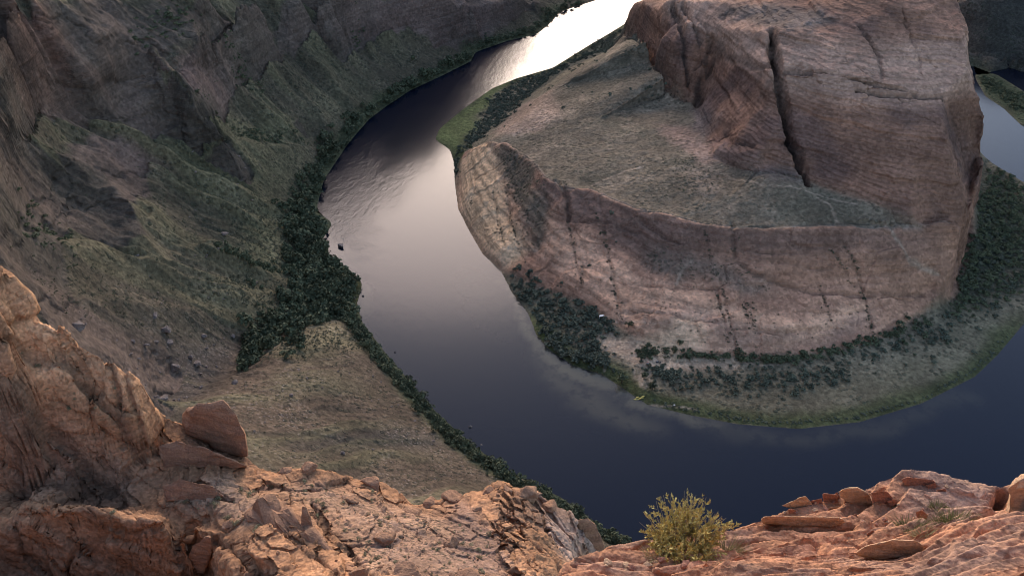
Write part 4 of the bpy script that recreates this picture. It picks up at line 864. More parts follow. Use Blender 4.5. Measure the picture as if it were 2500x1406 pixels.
# ------------------------------------------------------------------ stones
M_ROCK = rock_mat('ridge_block_sandstone', (.43, .235, .135), (.30, .165, .105), .4)
M_RED = rock_mat('red_rim_stone', (.46, .22, .145), (.36, .17, .115), .05)
M_TAN = rock_mat('tan_rim_stone', (.60, .39, .24), (.48, .29, .18), .05)
M_GREY = rock_mat('pale_fallen_stone', (.30, .235, .195), (.20, .155, .13), .8)
M_WET = rock_mat('dark_wet_stone', (.10, .085, .075), (.06, .05, .045), .6)
def stone_mesh(name, pts, cuts=2, amp=.06, freq=2.0, bev=.06, seed=0, mat=None):
    """Angular stone: hull of the given corner points, bevelled, subdivided and roughened. Vertices relative to the first centre."""
    pts = [Vector(p) for p in pts]; c = sum(pts, Vector()) / len(pts)
    size = max((p - c).length for p in pts)
    bm = bmesh.new()
    for p in pts: bm.verts.new(p - c)
    r = bmesh.ops.convex_hull(bm, input=bm.verts)
    junk = [g for g in r['geom_interior'] + r['geom_unused'] if isinstance(g, bmesh.types.BMVert)]
    junk = list(set(junk))
    if junk: bmesh.ops.delete(bm, geom=junk, context='VERTS')
    bmesh.ops.dissolve_limit(bm, angle_limit=.12, verts=bm.verts, edges=bm.edges)
    bmesh.ops.bevel(bm, geom=bm.edges[:], offset=bev * size, segments=2, affect='EDGES', profile=.6)
    bmesh.ops.triangulate(bm, faces=bm.faces)
    for k in range(cuts):
        es = [e for e in bm.edges if e.calc_length() > size * .16]
        if es: bmesh.ops.subdivide_edges(bm, edges=es, cuts=1 if k else 2)
        bmesh.ops.triangulate(bm, faces=bm.faces)
    bm.normal_update()
    co = np.array([v.co for v in bm.verts]) / size; s = seed * 3.7
    dn = fbm3(co[:, 0] * freq + s, co[:, 1] * freq, co[:, 2] * freq * 2.2, 3)
    for v, q in zip(bm.verts, dn): v.co += v.normal * float(q) * amp * size
    me = bpy.data.meshes.new(name); bm.to_mesh(me); bm.free()
    me.polygons.foreach_set('use_smooth', [True] * len(me.polygons))
    me.set_sharp_from_angle(angle=math.radians(38))
    if mat: me.materials.append(mat)
    return me, c
def outline_stone(name, front, depth, mat, label, cat, jitter=.08, group=None, **kw):
    """A block whose near outline was traced ((px, py, z) corners); depth = its thickness going away and down from the viewer."""
    f = [at(*p) for p in front]
    c = sum(f) / len(f); u = c - np.array((0, 0, H)); u /= np.linalg.norm(u); dv = u * np.linalg.norm(depth) * .8 + np.array((0, 0, -.15)) * np.linalg.norm(depth)
    b = [c + (p - c) * (1 - jitter * random.random() * 2) + dv for p in f]
    me, cc = stone_mesh(name, f + b, mat=mat, **kw)
    o = link(name, me, label=label, category=cat); o.location = cc
    if group: o['group'] = group
    return o
def boulder_points(sx, sy, sz, n=16, seed=0):
    r = random.Random(seed); out = []
    for k in range(n):
        v = Vector((r.gauss(0, 1), r.gauss(0, 1), r.gauss(0, 1))).normalized() * r.uniform(.82, 1.1)
        out.append((v.x * sx, v.y * sy, v.z * sz))
    return out
def boulder(px, py, wpx, hpx, mat, label, seed, hitf, gfun, sink=.25, name='boulder', cat='boulder', group=None, flat=1.0, **kw):
    h = hitf(px, py + hpx * .25)
    if hitf is hit_f:
        while h[2] < 291.4: py += 4; h = hitf(px, py + hpx * .25)
    dist = np.linalg.norm(h - np.array((0, 0, H))); mpp = dist / FOC / 1.0
    sx, sz = wpx * mpp * .5, hpx * mpp * .5
    me, cc = stone_mesh(name, boulder_points(sx, sx * .85, sz * flat, seed=seed), seed=seed, mat=mat, **kw)
    o = link(name, me, label=label, category=cat)
    z = float(gfun(np.array([h[0]]), np.array([h[1]]))[0][0])
    o.location = (h[0], h[1], z + sz * flat * (1 - 2 * sink) * .6); o.rotation_euler = (0, 0, seed * 1.3)
    if group: o['group'] = group
    return o
hit_r = lambda x, y: rf.hit(x, y, 30, 190, 2500)
hit_l = lambda x, y: hf.hit(x, y, 150, 1300, 2500)
hit_f = lambda x, y: ff.hit(x, y, 2, 16, 3000)

# blocks of the ridge
outline_stone('leaning_block', [(478, 986, 201.5), (545, 978, 202.5), (576, 1010, 201), (600, 1062, 197.5), (604, 1112, 193), (560, 1108, 192), (500, 1082, 192.5), (450, 1058, 193.5), (446, 1008, 197)], (-3.5, 5, -4), M_ROCK,
              'big reddish leaning rock block at the edge of the brown fan', 'rock', cuts=4, amp=.05, freq=2.6, seed=3, bev=.04)
outline_stone('tilted_slab', [(600, 1252, 197.5), (640, 1214, 200.5), (690, 1226, 200.8), (745, 1292, 201.5), (800, 1335, 202.2), (862, 1392, 203.5), (850, 1440, 202.5), (770, 1400, 201.5), (715, 1345, 200), (650, 1300, 198)], (2.0, 3.0, -4.5), M_ROCK,
              'long tilted rock fin with a shaded pink face below the shrubby shelf', 'rock', cuts=5, amp=.09, freq=4, seed=5, bev=.03)
outline_stone('pointed_rock', [(732, 1290, 201), (738, 1232, 204.2), (750, 1240, 203.6), (768, 1290, 201.2), (755, 1300, 200.8)], (.8, 1.5, -1), M_ROCK, 'small pointed rock spike standing up behind the tilted fin', 'rock', cuts=3, seed=6)
outline_stone('layered_block', [(384, 1088, 196.2), (430, 1076, 197.2), (500, 1092, 197.0), (555, 1118, 195.6), (606, 1138, 193.6), (560, 1142, 192.8), (480, 1130, 192.8), (400, 1140, 192.8)], (-1.5, 4, -2), M_ROCK, 'wedge-shaped rock shelf block under the leaning block, dark on its left end', 'rock', cuts=4, amp=.05, freq=3, seed=8, bev=.03)
outline_stone('flat_block', [(395, 1188, 196.0), (440, 1168, 197.4), (520, 1188, 197.0), (545, 1210, 195.8), (500, 1222, 194.8), (410, 1222, 194.2)], (-1, 3.5, -1.5), M_ROCK, 'flat-topped rock block with a shaded front on the shrubby shelf', 'rock', cuts=4, amp=.05, freq=3, seed=9, bev=.03)
outline_stone('dome_block', [(1408, 1268, 184.5), (1435, 1262, 184.5), (1455, 1280, 183.0), (1474, 1325, 179.5), (1478, 1350, 177), (1440, 1352, 177.5), (1415, 1320, 180)], (1.2, 3.0, -1.5), M_ROCK, 'smooth tan rock block at the right end of the pale slickrock dome', 'rock', cuts=4, amp=.03, freq=2, seed=11)
outline_stone('split_slab', [(440, 1395, 189), (470, 1330, 194.5), (515, 1300, 197.5), (518, 1345, 194), (500, 1400, 189.5)], (-1.0, 2.5, -.5), M_ROCK, 'upright split slab with a dark streak right of the big shaded block', 'rock', cuts=4, amp=.03, freq=3, seed=12)
for k, (px, py, w_, h_, lab) in enumerate([
    (757, 1143, 52, 34, 'rounded orange boulder on the skyline, first lump right of the leaning block'), (815, 1150, 44, 26, 'low orange boulder on the skyline just right of the first lump'),
    (905, 1168, 66, 26, 'broad low boulder on the skyline in the middle of the orange ridge'), (1048, 1220, 48, 30, 'round boulder sitting in the dip of the orange skyline'),
    (1104, 1206, 62, 34, 'squarish boulder at the left foot of the pale slickrock dome'), (1196, 1188, 40, 32, 'tan boulder on the crest beside the pale slickrock dome'),
    (1240, 1190, 40, 26, 'small tan boulder between the two crest boulders of the dome'), (1293, 1192, 58, 50, 'tall pale boulder on the highest point of the slickrock dome'),
    (1345, 1228, 46, 34, 'pale boulder just below the tall one on the dome'), (940, 1312, 58, 36, 'dark-sided boulder lying in the middle of the shrubby slope'),
    (1098, 1318, 46, 40, 'isolated rounded boulder on the red soil patch'), (880, 1398, 50, 50, 'dark upright rock at the bottom edge beside the tilted fin'), (700, 1152, 38, 20, 'small orange rock on the skyline left of the first lump'),
    (1010, 1250, 56, 22, 'flat orange slab on the ridge just below the round boulder'), (1165, 1240, 30, 20, 'small orange rock on the red soil below the dome'), (990, 1398, 90, 34, 'flat orange outcrop rock at the bottom edge of the shrubby slope'),
    (1140, 1400, 70, 26, 'pale orange rock at the bottom edge below the red soil patch'), (560, 1272, 40, 18, 'thin pale slab lying on the shelf left of the tilted fin'), (860, 1215, 44, 20, 'low orange rock among shrubs behind the skyline boulders')]):
    boulder(px, py, w_, h_, M_ROCK, lab, 20 + k, hit_r, ridge_ground, cuts=3, amp=.07)
for k in range(50):                                        # loose small stones on the slope below the skyline
    px, py = random.uniform(560, 1230), random.uniform(1180, 1400)
    boulder(px, py, random.uniform(7, 20), random.uniform(5, 12), M_ROCK, 'small loose stone on the shrubby orange slope of the near ridge', 100 + k, hit_r, ridge_ground, name='stone', cat='stone', group='loose stones on the near ridge', cuts=1)

# stones in and beside the river, and fallen blocks on the slopes
for k, (px, py, w_, h_, mt, lab, fl) in enumerate([
    (831, 600, 20, 18, M_GREY, 'largest boulder standing in the river off the left bank', 1), (801, 598, 8, 7, M_GREY, 'small pale stone at the water edge beside the big river boulder', 1), (788, 606, 10, 6, M_WET, 'dark wet stone at the bank left of the river boulder', 1),
    (803, 575, 7, 4, M_WET, 'tiny dark stone breaking the water above the river boulder', 1), (1147, 1043, 13, 12, M_GREY, 'lone pale boulder in the dark water off the near bank', 1), (887, 724, 9, 6, M_WET, 'dark snag-like stone in the water off the green point', 1),
    (1175, 1087, 9, 6, M_GREY, 'small pale stone on the near bank below the lone boulder', 1), (965, 862, 6, 8, M_WET, 'small dark stone in the water beside the near bank shrubs', 1), (865, 728, 9, 6, M_GREY, 'pale stone on the tip of the green point', 1)]):
    boulder(px, py, w_, h_, mt, lab, 200 + k, hit_l, ground, sink=.15, cuts=2, amp=.08)
for k, (px, py, w_, h_, lab) in enumerate([
    (193, 803, 38, 24, 'big blocky boulder on the dark slope above the lit cliff edge'), (406, 810, 32, 18, 'flat-topped boulder in the middle of the dark rubble slope'), (428, 892, 26, 24, 'pale angular boulder, left one of the close pair on the rubble slope'),
    (482, 887, 24, 18, 'pale angular boulder, right one of the close pair on the rubble slope'), (466, 872, 16, 14, 'smaller pale boulder just behind the close pair'), (575, 937, 22, 14, 'brown boulder on the ridge crest at the mouth of the wooded gully'),
    (570, 822, 14, 14, 'pinkish boulder at the edge of the wooded gully'), (498, 823, 20, 9, 'flat pale stone on the rubble slope left of the wooded gully'), (384, 785, 30, 10, 'long flat stone on the brown slope above the rubble'), (550, 585, 20, 8, 'pale slab among the yellow-green brush below the dark knob'),
    (713, 972, 14, 10, 'lone boulder on the upper part of the brown fan'), (838, 1112, 14, 14, 'dark boulder at the lower edge of the brown fan'), (346, 658, 12, 6, 'small pale stone on the slope below the dark rounded knob'), (405, 985, 36, 14, 'boulder wedged in the gully behind the lit cliff'),
    (415, 840, 24, 14, 'dark boulder below the flat-topped one on the rubble slope')]):
    boulder(px, py, w_, h_, M_GREY, lab, 240 + k, hit_l, ground, sink=.3, cuts=2, amp=.08)
proto_s = [stone_mesh('stone', boulder_points(1, .8, .6, seed=400 + k), cuts=1, seed=k, mat=M_GREY)[0] for k in range(5)]
def strew(poly_px, n, s0, s1, label, group, name='stone'):
    wl = np.array(P(poly_px)); x0, y0 = wl[:, :2].min(0); x1, y1 = wl[:, :2].max(0); mk = hf.poly(wl, 0); k = 0
    for _ in range(n * 30):
        x, y = random.uniform(x0, x1), random.uniform(y0, y1)
        if hf.samp(x, y, mk) < .5: continue
        z = float(ground(np.array([x]), np.array([y]))[0][0])
        if z < .5: continue
        s = s0 + (s1 - s0) * random.random() ** 2.5
        o = link(name, random.choice(proto_s), label=label, category='stone', group=group)
        o.location = (x, y, z + s * .25); o.scale = (s, s * random.uniform(.7, 1), s * random.uniform(.6, 1)); o.rotation_euler = (random.uniform(-.4, .4), random.uniform(-.4, .4), random.uniform(0, 6.3)); k += 1
        if k >= n: break
strew([(180, 770), (420, 830), (580, 800), (560, 900), (480, 970), (380, 990), (270, 880)], 80, .35, 1.7, 'grey stone scattered on the dark rubble slope behind the lit cliff', 'stones on the dark rubble slope')
strew([(560, 950), (860, 860), (1080, 1060), (1200, 1180), (900, 1180), (620, 1120)], 60, .25, .9, 'small stone scattered over the brown fan', 'stones on the brown fan')
strew([(300, 640), (560, 640), (680, 720), (600, 790), (350, 780)], 30, .3, 1.1, 'small stone on the brown slope above the rubble', 'stones on the brown slope')
strew([(420, 380), (740, 390), (700, 560), (450, 610)], 30, .35, 1.2, 'small stone lying in the grass of the green slope', 'stones on the green slope')

# stones on the rim ledge
def rim_stone(name, front, depth, mat, label, **kw):
    kw.setdefault('cuts', 3); kw.setdefault('amp', .035); kw.setdefault('bev', .035)
    # seat the traced outline at the depth of the ledge beneath its lowest corner
    low = max(front, key=lambda p: p[1]); h = hit_f(low[0], low[1] - 2); q = 0
    while h[2] < 291.4 and q < 40: q += 2; h = hit_f(low[0], low[1] - 2 + q)     # step down onto the ledge
    f = []
    for px, py in front:
        r = ray(px, py); t = np.hypot(h[0], h[1]) / np.hypot(r[0], r[1]) if False else h[1] / r[1]
        f.append(np.array((0, 0, H)) + r * t)
    c = sum(f) / len(f); u = c - np.array((0, 0, H)); u /= np.linalg.norm(u); dv = u * np.linalg.norm(depth) * .8
    b = [c + (p - c) * random.uniform(.82, 1.0) + dv * random.uniform(.85, 1.1) for p in f]
    me, cc = stone_mesh(name, f + b, mat=mat, **kw)
    o = link(name, me, label=label, category='stone'); o.location = cc; return o
rim_stone('stone', [(1908, 1234), (1955, 1213), (1968, 1211), (1986, 1234), (1984, 1246), (1938, 1242)], (.05, .22, .02), M_TAN, 'wedge-shaped tan stone overhanging the ledge edge, leftmost of the stone row', seed=1)
rim_stone('stone', [(2008, 1204), (2044, 1207), (2050, 1230), (2030, 1234), (2010, 1230)], (.02, .2, -.02), M_RED, 'upright red blocky stone right of the tan wedge stone', seed=2)
rim_stone('stone', [(2038, 1203), (2044, 1201), (2056, 1222), (2048, 1226)], (.03, .08, 0), M_RED, 'thin red flake leaning beside the upright red stone', seed=3)
rim_stone('stone', [(2048, 1200), (2060, 1191), (2094, 1190), (2126, 1208), (2130, 1228), (2104, 1236), (2066, 1222), (2050, 1210)], (.05, .32, .0), M_TAN, 'largest rounded tan stone in the middle of the ledge row', seed=4, amp=.06)
rim_stone('stone', [(2128, 1202), (2164, 1198), (2180, 1215), (2166, 1232), (2130, 1228)], (.06, .28, -.02), M_RED, 'red block leaning against the right side of the largest tan stone', seed=5)
rim_stone('stone', [(2166, 1222), (2186, 1218), (2192, 1230), (2174, 1236)], (.02, .12, 0), M_RED, 'small red chip right of the red block', seed=6)
rim_stone('stone', [(2200, 1170), (2215, 1164), (2278, 1171), (2284, 1176), (2250, 1190), (2210, 1184)], (.05, .35, .02), M_RED, 'broad flat red slab lying on top of the ledge hump', seed=7, amp=.02)
rim_stone('stone', [(2260, 1184), (2284, 1178), (2286, 1190), (2268, 1196)], (.03, .14, -.01), M_RED, 'broken piece touching the right end of the broad flat slab', seed=8)
rim_stone('stone', [(2286, 1196), (2308, 1192), (2314, 1206), (2300, 1211), (2286, 1204)], (.03, .14, -.01), M_RED, 'last small red slab at the right of the flat slab group', seed=9)
rim_stone('stone', [(1976, 1222), (2006, 1216), (2010, 1232), (1984, 1238)], (.02, .14, 0), M_RED, 'dull red stone in the gap between tan wedge and red block', seed=10)
rim_stone('stone', [(2060, 1226), (2080, 1224), (2086, 1236), (2064, 1238)], (.02, .1, 0), M_RED, 'little stone tucked under the front of the largest tan stone', seed=13)
rim_stone('stone', [(1924, 1242), (1942, 1243), (1946, 1256), (1926, 1258)], (.04, .12, 0), M_RED, 'small dark stone propping up the tan wedge stone', seed=14)
rim_stone('stone', [(2026, 1238), (2048, 1236), (2050, 1243), (2024, 1246)], (.02, .1, 0), M_TAN, 'thin chip below the upright red stone', seed=15)
rim_stone('stone', [(2236, 1250), (2250, 1244), (2266, 1256), (2262, 1268), (2238, 1264)], (.03, .12, 0), M_RED, 'dark red stone on the rubble below the flat slabs', seed=16)
rim_stone('stone', [(2116, 1302), (2130, 1294), (2146, 1302), (2140, 1312), (2118, 1314)], (.02, .1, 0), M_RED, 'small stone standing alone in the hollow below the stone row', seed=17)
rim_stone('stone', [(2078, 1258), (2090, 1254), (2096, 1264), (2080, 1268)], (.02, .08, 0), M_RED, 'tiny stone behind the lone stone of the hollow', seed=18)
rim_stone('ledge_slab', [(1856, 1268), (1864, 1259), (1930, 1262), (2000, 1268), (2052, 1262), (2064, 1272), (2030, 1288), (1960, 1286), (1900, 1284), (1862, 1278)], (.1, .5, .04), M_TAN, 'long thin sandstone slab forming the lip at the left of the ledge', seed=19, amp=.025, cuts=4)
rim_stone('boulder', [(2088, 1352), (2110, 1332), (2180, 1316), (2240, 1318), (2262, 1332), (2240, 1362), (2170, 1364), (2100, 1360)], (.1, .4, -.12), M_TAN, 'low half-buried boulder in front, by the edge of the near slab', seed=20, amp=.05, cuts=4, bev=.08)
rim_stone('boulder', [(2456, 1268), (2464, 1190), (2500, 1166), (2560, 1160), (2570, 1262)], (.1, .9, -.1), M_TAN, 'tall rock at the right edge beyond the dark crevice', seed=21, amp=.07, cuts=4, bev=.08)
for k in range(45):
    px = random.uniform(1880, 2330); py = random.uniform(1238, 1300) - (px - 1880) * .10
    if py < 1190: continue
    boulder(px, py, random.uniform(6, 20), random.uniform(4, 10), random.choice((M_RED, M_RED, M_TAN)), 'little chip of rubble lying on the rim ledge around the larger stones', 500 + k, hit_f, rim_ground, name='stone', cat='stone', group='rubble chips on the rim ledge', cuts=1, flat=.9)
for k in range(22):
    px = random.uniform(1480, 1720); py = random.uniform(1366, 1392) - (px - 1480) * .03
    boulder(px, py, random.uniform(10, 34), random.uniform(8, 18), random.choice((M_RED, M_TAN)), 'broken stone at the foot of the yellow bush on the rim', 600 + k, hit_f, rim_ground, name='stone', cat='stone', group='broken stones under the bush', cuts=1)
print('stones %.1fs' % (time.time() - T0))

# ------------------------------------------------------------------ shrubs and trees
def crown_np(n, seed, lobes=7, leaf=.17, squash=.75):
    """Leaf clumps (quads) spread over several lobes; unit radius, base at z = 0."""
    r = np.random.default_rng(seed)
    c = r.normal(size=(lobes, 3)) * (.33, .33, .2); c[:, 2] = np.abs(c[:, 2]) + .45; rad = r.uniform(.34, .62, lobes)
    k = r.integers(0, lobes, n); d = r.normal(size=(n, 3)); d /= np.linalg.norm(d, axis=1)[:, None]
    d[:, 2] = np.where(d[:, 2] < -.35, -d[:, 2], d[:, 2])
    p = c[k] + d * (rad[k] * r.uniform(.72, 1.05, n))[:, None]; p[:, 2] = np.maximum(p[:, 2], .04) * squash * 1.25
    nn = d + r.normal(size=(n, 3)) * .55; nn /= np.linalg.norm(nn, axis=1)[:, None]
    a = np.cross(nn, r.normal(size=(n, 3))); a /= np.linalg.norm(a, axis=1)[:, None]; b = np.cross(nn, a)
    s = leaf * r.uniform(.6, 1.3, n)[:, None]
    V = np.stack([p - a * s - b * s * .6, p + a * s * .9 - b * s * .7, p + a * s * .8 + b * s * .75, p - a * s * .7 + b * s * .8], 1).reshape(-1, 3)
    return V.astype(np.float32)
def quads(nv): return np.arange(nv, dtype=np.int32).reshape(-1, 4)
M_TREE = leaf_mat('riverside_leaves', (.042, .053, .030), (.125, .128, .066), .12)
M_TEAL = leaf_mat('tamarisk_leaves', (.050, .058, .042), (.135, .138, .088), .16)
M_DESERT = leaf_mat('desert_shrub_leaves', (.055, .058, .034), (.12, .112, .066), .3)
M_SAGE = leaf_mat('ridge_shrub_leaves', (.13, .125, .070), (.26, .22, .12), 1.0)
M_BARK = plain('bark', (.09, .065, .045), .9)
def prototypes(name, mat, cnt, n, **kw):
    out = []
    for k in range(cnt):
        V = crown_np(n, 50 + k + n, **kw); me = mesh_np(name, V, quads(len(V)), smooth=False); me.materials.append(mat); out.append(me)
    return out
def points_in(poly_world, n, seed, zmax=1e9, zmin=.3):
    r = np.random.default_rng(seed); wl = np.array([tuple(p)[:2] for p in poly_world]); mk = hf.poly(wl, 4.0)
    a, b = wl.min(0) - 4, wl.max(0) + 4; q = r.uniform(a, b, (n * 6, 2))
    q = q[(hf.samp(q[:, 0], q[:, 1], mk) + .35 * fbm2(q[:, 0] * .07, q[:, 1] * .07, 2) > r.random(len(q)) * .7 + .15)][:n]
    z, nn = ground(q[:, 0], q[:, 1]); ok = (z > zmin) & (z < zmax)
    return np.column_stack([q, z])[ok]
def along(pts_px, n, wid, seed, zmax=1e9):
    r = np.random.default_rng(seed); wl = np.array([p[:2] for p in dens(P(pts_px), 2)])
    i = r.integers(0, len(wl), n); q = wl[i] + r.normal(size=(n, 2)) * wid
    z, nn = ground(q[:, 0], q[:, 1]); return np.column_stack([q, z])[(z > .3) & (z < zmax)]

SH = {}
SH['tree'] = prototypes('crown', M_TREE, 5, 150, leaf=.15, squash=.95)
SH['teal'] = prototypes('shrub', M_TEAL, 5, 110, leaf=.18, squash=.8)
SH['desert'] = prototypes('shrub', M_DESERT, 4, 60, leaf=.22, squash=.7)
SH['sage'] = prototypes('shrub', M_SAGE, 5, 220, leaf=.10, squash=.75, lobes=9)
REST = {'tree': [], 'teal': [], 'desert': []}       # what is too much to count: merged below
def put(mesh, name, x, y, z, r, hgt, label, cat, group):
    o = link(name, mesh, label=label, category=cat, group=group)
    o.location = (x, y, z - .06 * r); o.scale = (r, r * random.uniform(.85, 1.15), r * hgt); o.rotation_euler = (0, 0, random.uniform(0, 6.28)); return o
def plant(pts, r0, r1, kind, hgt, keep, label=None, cat='shrub', group=None, name='riverside_shrub', power=1.6):
    """The largest `keep` become single shrubs, the others go to the thicket mass."""
    rr = r0 + (r1 - r0) * rng.random(len(pts)) ** power
    order = np.argsort(-rr)
    for q, i in enumerate(order):
        x, y, z = pts[i]
        if q < keep: put(random.choice(SH[kind]), name, x, y, z, rr[i], hgt, label, cat, group)
        else: REST[kind].append((x, y, z, rr[i], hgt))
T1 = [(705, 480), (755, 430), (790, 345), (855, 300), (955, 222), (1060, 170), (1148, 125), (1165, 140), (1080, 190), (1010, 225), (905, 298), (850, 358), (795, 440), (770, 505), (806, 540), (795, 620), (845, 655), (885, 690), (868, 745), (882, 785), (850, 800), (830, 785), (760, 795), (690, 830), (650, 860), (600, 915), (572, 915), (590, 850), (650, 790), (690, 740), (720, 700), (700, 640), (715, 600), (695, 560), (700, 520)]
plant(points_in(P(T1), 1050, 1, 30), .9, 4.8, 'tree', 1.0, 90, 'dark green tree crowded into the thicket along the left bank', 'tree', 'trees of the left bank thicket', 'riverside_tree')
plant(points_in(P([(690, 640), (720, 560), (760, 530), (800, 560), (795, 630), (880, 690), (860, 760), (760, 800), (640, 850), (580, 920), (575, 880), (640, 790), (720, 720)]), 430, 2, 30), .9, 4.4, 'tree', 1.05, 40, 'dark green tree in the widest part of the left thicket, beside the pale rubble slope', 'tree', 'trees of the wide left thicket', 'riverside_tree')
plant(along([(565, 665), (640, 665), (690, 660)], 60, 2.2, 3), 1.2, 3.0, 'tree', .9, 8, 'dark bush in the small side gully left of the thicket', 'tree', 'bushes of the side gully', 'riverside_tree')
plant(along([(860, 790), (905, 850), (955, 905), (1010, 965), (1075, 1040), (1150, 1105), (1240, 1165), (1350, 1220), (1450, 1290), (1560, 1350)], 620, 2.2, 4), .9, 2.9, 'tree', .95, 70, 'dark green bush in the strip between brown fan and river', 'shrub', 'bushes along the foot of the brown fan', 'riverside_bush')
plant(along([(1150, 118), (1230, 95), (1310, 70), (1350, 35), (1420, 5)], 200, 3.5, 5), 1.2, 3.2, 'tree', .9, 10, 'dark bush at the far bend of the river, under the left wall', 'shrub', 'bushes of the far left bank', 'riverside_bush')
plant(along([(500, 100), (560, 150), (620, 200), (560, 120)], 90, 6, 6), .8, 2.4, 'tree', .8, 0); plant(along([(400, 60), (460, 40), (360, 110), (350, 130)], 90, 5, 7), .8, 2.2, 'tree', .8, 0)
plant(along([(500, 260), (530, 300), (600, 345), (740, 350)], 120, 2.5, 8), .8, 2.2, 'tree', .8, 0); plant(along([(870, 0), (880, 60), (868, 110)], 50, 1.5, 9), .8, 1.8, 'tree', .8, 0)
plant(along([(60, 500), (100, 560), (160, 600), (40, 560)], 90, 7, 10), .8, 2.2, 'tree', .7, 0)
T3 = [(1508, 72), (1440, 116), (1350, 172), (1262, 198), (1212, 235), (1180, 288), (1135, 338), (1115, 385), (1128, 375), (1165, 345), (1215, 308), (1268, 252), (1340, 195), (1405, 150), (1508, 98)]
plant(points_in(P(T3), 1500, 11), .9, 2.2, 'teal', .8, 50, 'blue grey shrub in the dense band behind the green marsh', 'shrub', 'blue grey shrubs of the inner bank band', 'tamarisk_shrub')
T4 = [(1228, 662), (1260, 672), (1300, 692), (1360, 702), (1420, 735), (1470, 772), (1510, 800), (1490, 826), (1470, 850), (1460, 895), (1400, 880), (1350, 845), (1318, 805), (1285, 760), (1255, 710)]
plant(points_in(P(T4), 470, 12), .6, 2.6, 'teal', .85, 60, 'grey green shrub in the thicket where the sandstone apron meets the river', 'shrub', 'shrubs of the apron foot thicket', 'tamarisk_shrub')
plant(along([(1115, 400), (1118, 430), (1112, 385)], 40, 1.2, 13), .8, 1.8, 'teal', .9, 4, 'dark shrub squeezed between apron tip and water', 'shrub', 'shrubs at the apron tip', 'tamarisk_shrub')
plant(along([(1340, 850), (1380, 868), (1440, 880), (1480, 888)], 90, 2.0, 14), 1.0, 2.6, 'teal', .9, 12, 'large grey green shrub by the shallow tan shoal', 'shrub', 'shrubs behind the tan shoal', 'tamarisk_shrub')
T5 = [(1480, 860), (1560, 885), (1600, 905), (1690, 900), (1850, 890), (2050, 860), (2250, 790), (2340, 690), (2390, 560), (2450, 470), (2500, 500), (2520, 680), (2400, 800), (2180, 900), (1950, 965), (1780, 968), (1650, 955), (1600, 930), (1560, 900), (1500, 900)]
plant(points_in(P(T5), 1050, 15, 5.5), .35, 2.2, 'teal', .75, 80, 'low dark shrub dotted over the sandy flat below the apron', 'shrub', 'shrubs of the sandy flat', 'tamarisk_shrub', 2.4)
plant(points_in(P([(2350, 520), (2425, 395), (2500, 440), (2520, 700), (2400, 760), (2290, 765), (2335, 660)]), 900, 151, 6), .7, 2.4, 'tree', .9, 0)
plant(along([(1640, 915), (1750, 930), (1900, 930), (2050, 915)], 130, 3, 16), .8, 2.0, 'teal', .75, 0); plant(along([(1650, 925), (1600, 905), (1580, 895)], 50, 2, 161), .8, 2.0, 'teal', .8, 0)
plant(along([(1560, 862), (1680, 868), (1800, 878), (1920, 880), (2020, 862), (2120, 838), (2200, 810)], 260, 1.6, 17, 6.5), .7, 2.4, 'tree', .85, 25, 'dark bush in the line along the foot of the pink apron', 'shrub', 'bushes along the apron foot', 'riverside_bush')
plant(along([(2200, 800), (2280, 740), (2330, 660), (2380, 580), (2430, 480)], 260, 9, 18, 6), 1.0, 3.0, 'tree', .8, 0)
plant(along([(1600, 985), (1750, 1018), (1900, 1035), (2080, 1025), (2250, 980), (2400, 890), (2480, 810)], 420, 1.0, 19), .35, .9, 'teal', .6, 0)
plant(along([(2395, 190), (2450, 225), (2500, 268)], 240, 6, 20), .9, 2.2, 'tree', .8, 6, 'dark bush on the vegetated bar at the far right', 'shrub', 'bushes of the far right bar', 'riverside_bush')
for k, (px, py, r, lab) in enumerate([(739, 441, 4.3, 'round dark tree standing apart at the top of the left thicket'), (1592, 952, 2.6, 'round dark bush alone on the sandy landing'), (1572, 922, 2.2, 'roundish bush ringed by footpaths above the landing'), (1535, 800, 2.2, 'dark bush alone on pink rock near the white shelter'),
                                      (1660, 842, 2.0, 'round dark bush on the pink apron foot, right of the pale sand patch'), (1648, 858, 2.0, 'dark bush just below the round one on the apron foot'), (1518, 935, 3.2, 'broad green bush right at the water edge of the landing'), (1600, 868, 2.0, 'bush beside the camp gear on the sand'), (1565, 880, 2.2, 'bush left of the camp gear on the sand')]):
    h = hit_l(px, py); z = float(ground(h[:1], h[1:2])[0][0])
    e = link('lone_tree', None, label=lab, category='tree'); e.location = (h[0], h[1], z)
    c_ = link('crown', SH['tree'][k % 5], parent=e); c_.scale = (r, r, r * .95); c_.location = (0, 0, r * .12)
    V = []; F = []
    for ring, (hh, rr) in enumerate(((-.4, .16), (.45, .10), (1.1, .05))):
        for q in range(7): V.append((math.cos(q * .897) * rr * r, math.sin(q * .897) * rr * r, hh * r))
    for ring in range(2):
        for q in range(7): F.append((ring * 7 + q, ring * 7 + (q + 1) % 7, ring * 7 + 7 + (q + 1) % 7, ring * 7 + 7 + q))
    link('trunk', mesh_np('trunk', np.array(V), np.array(F)), parent=e, mat=M_BARK)
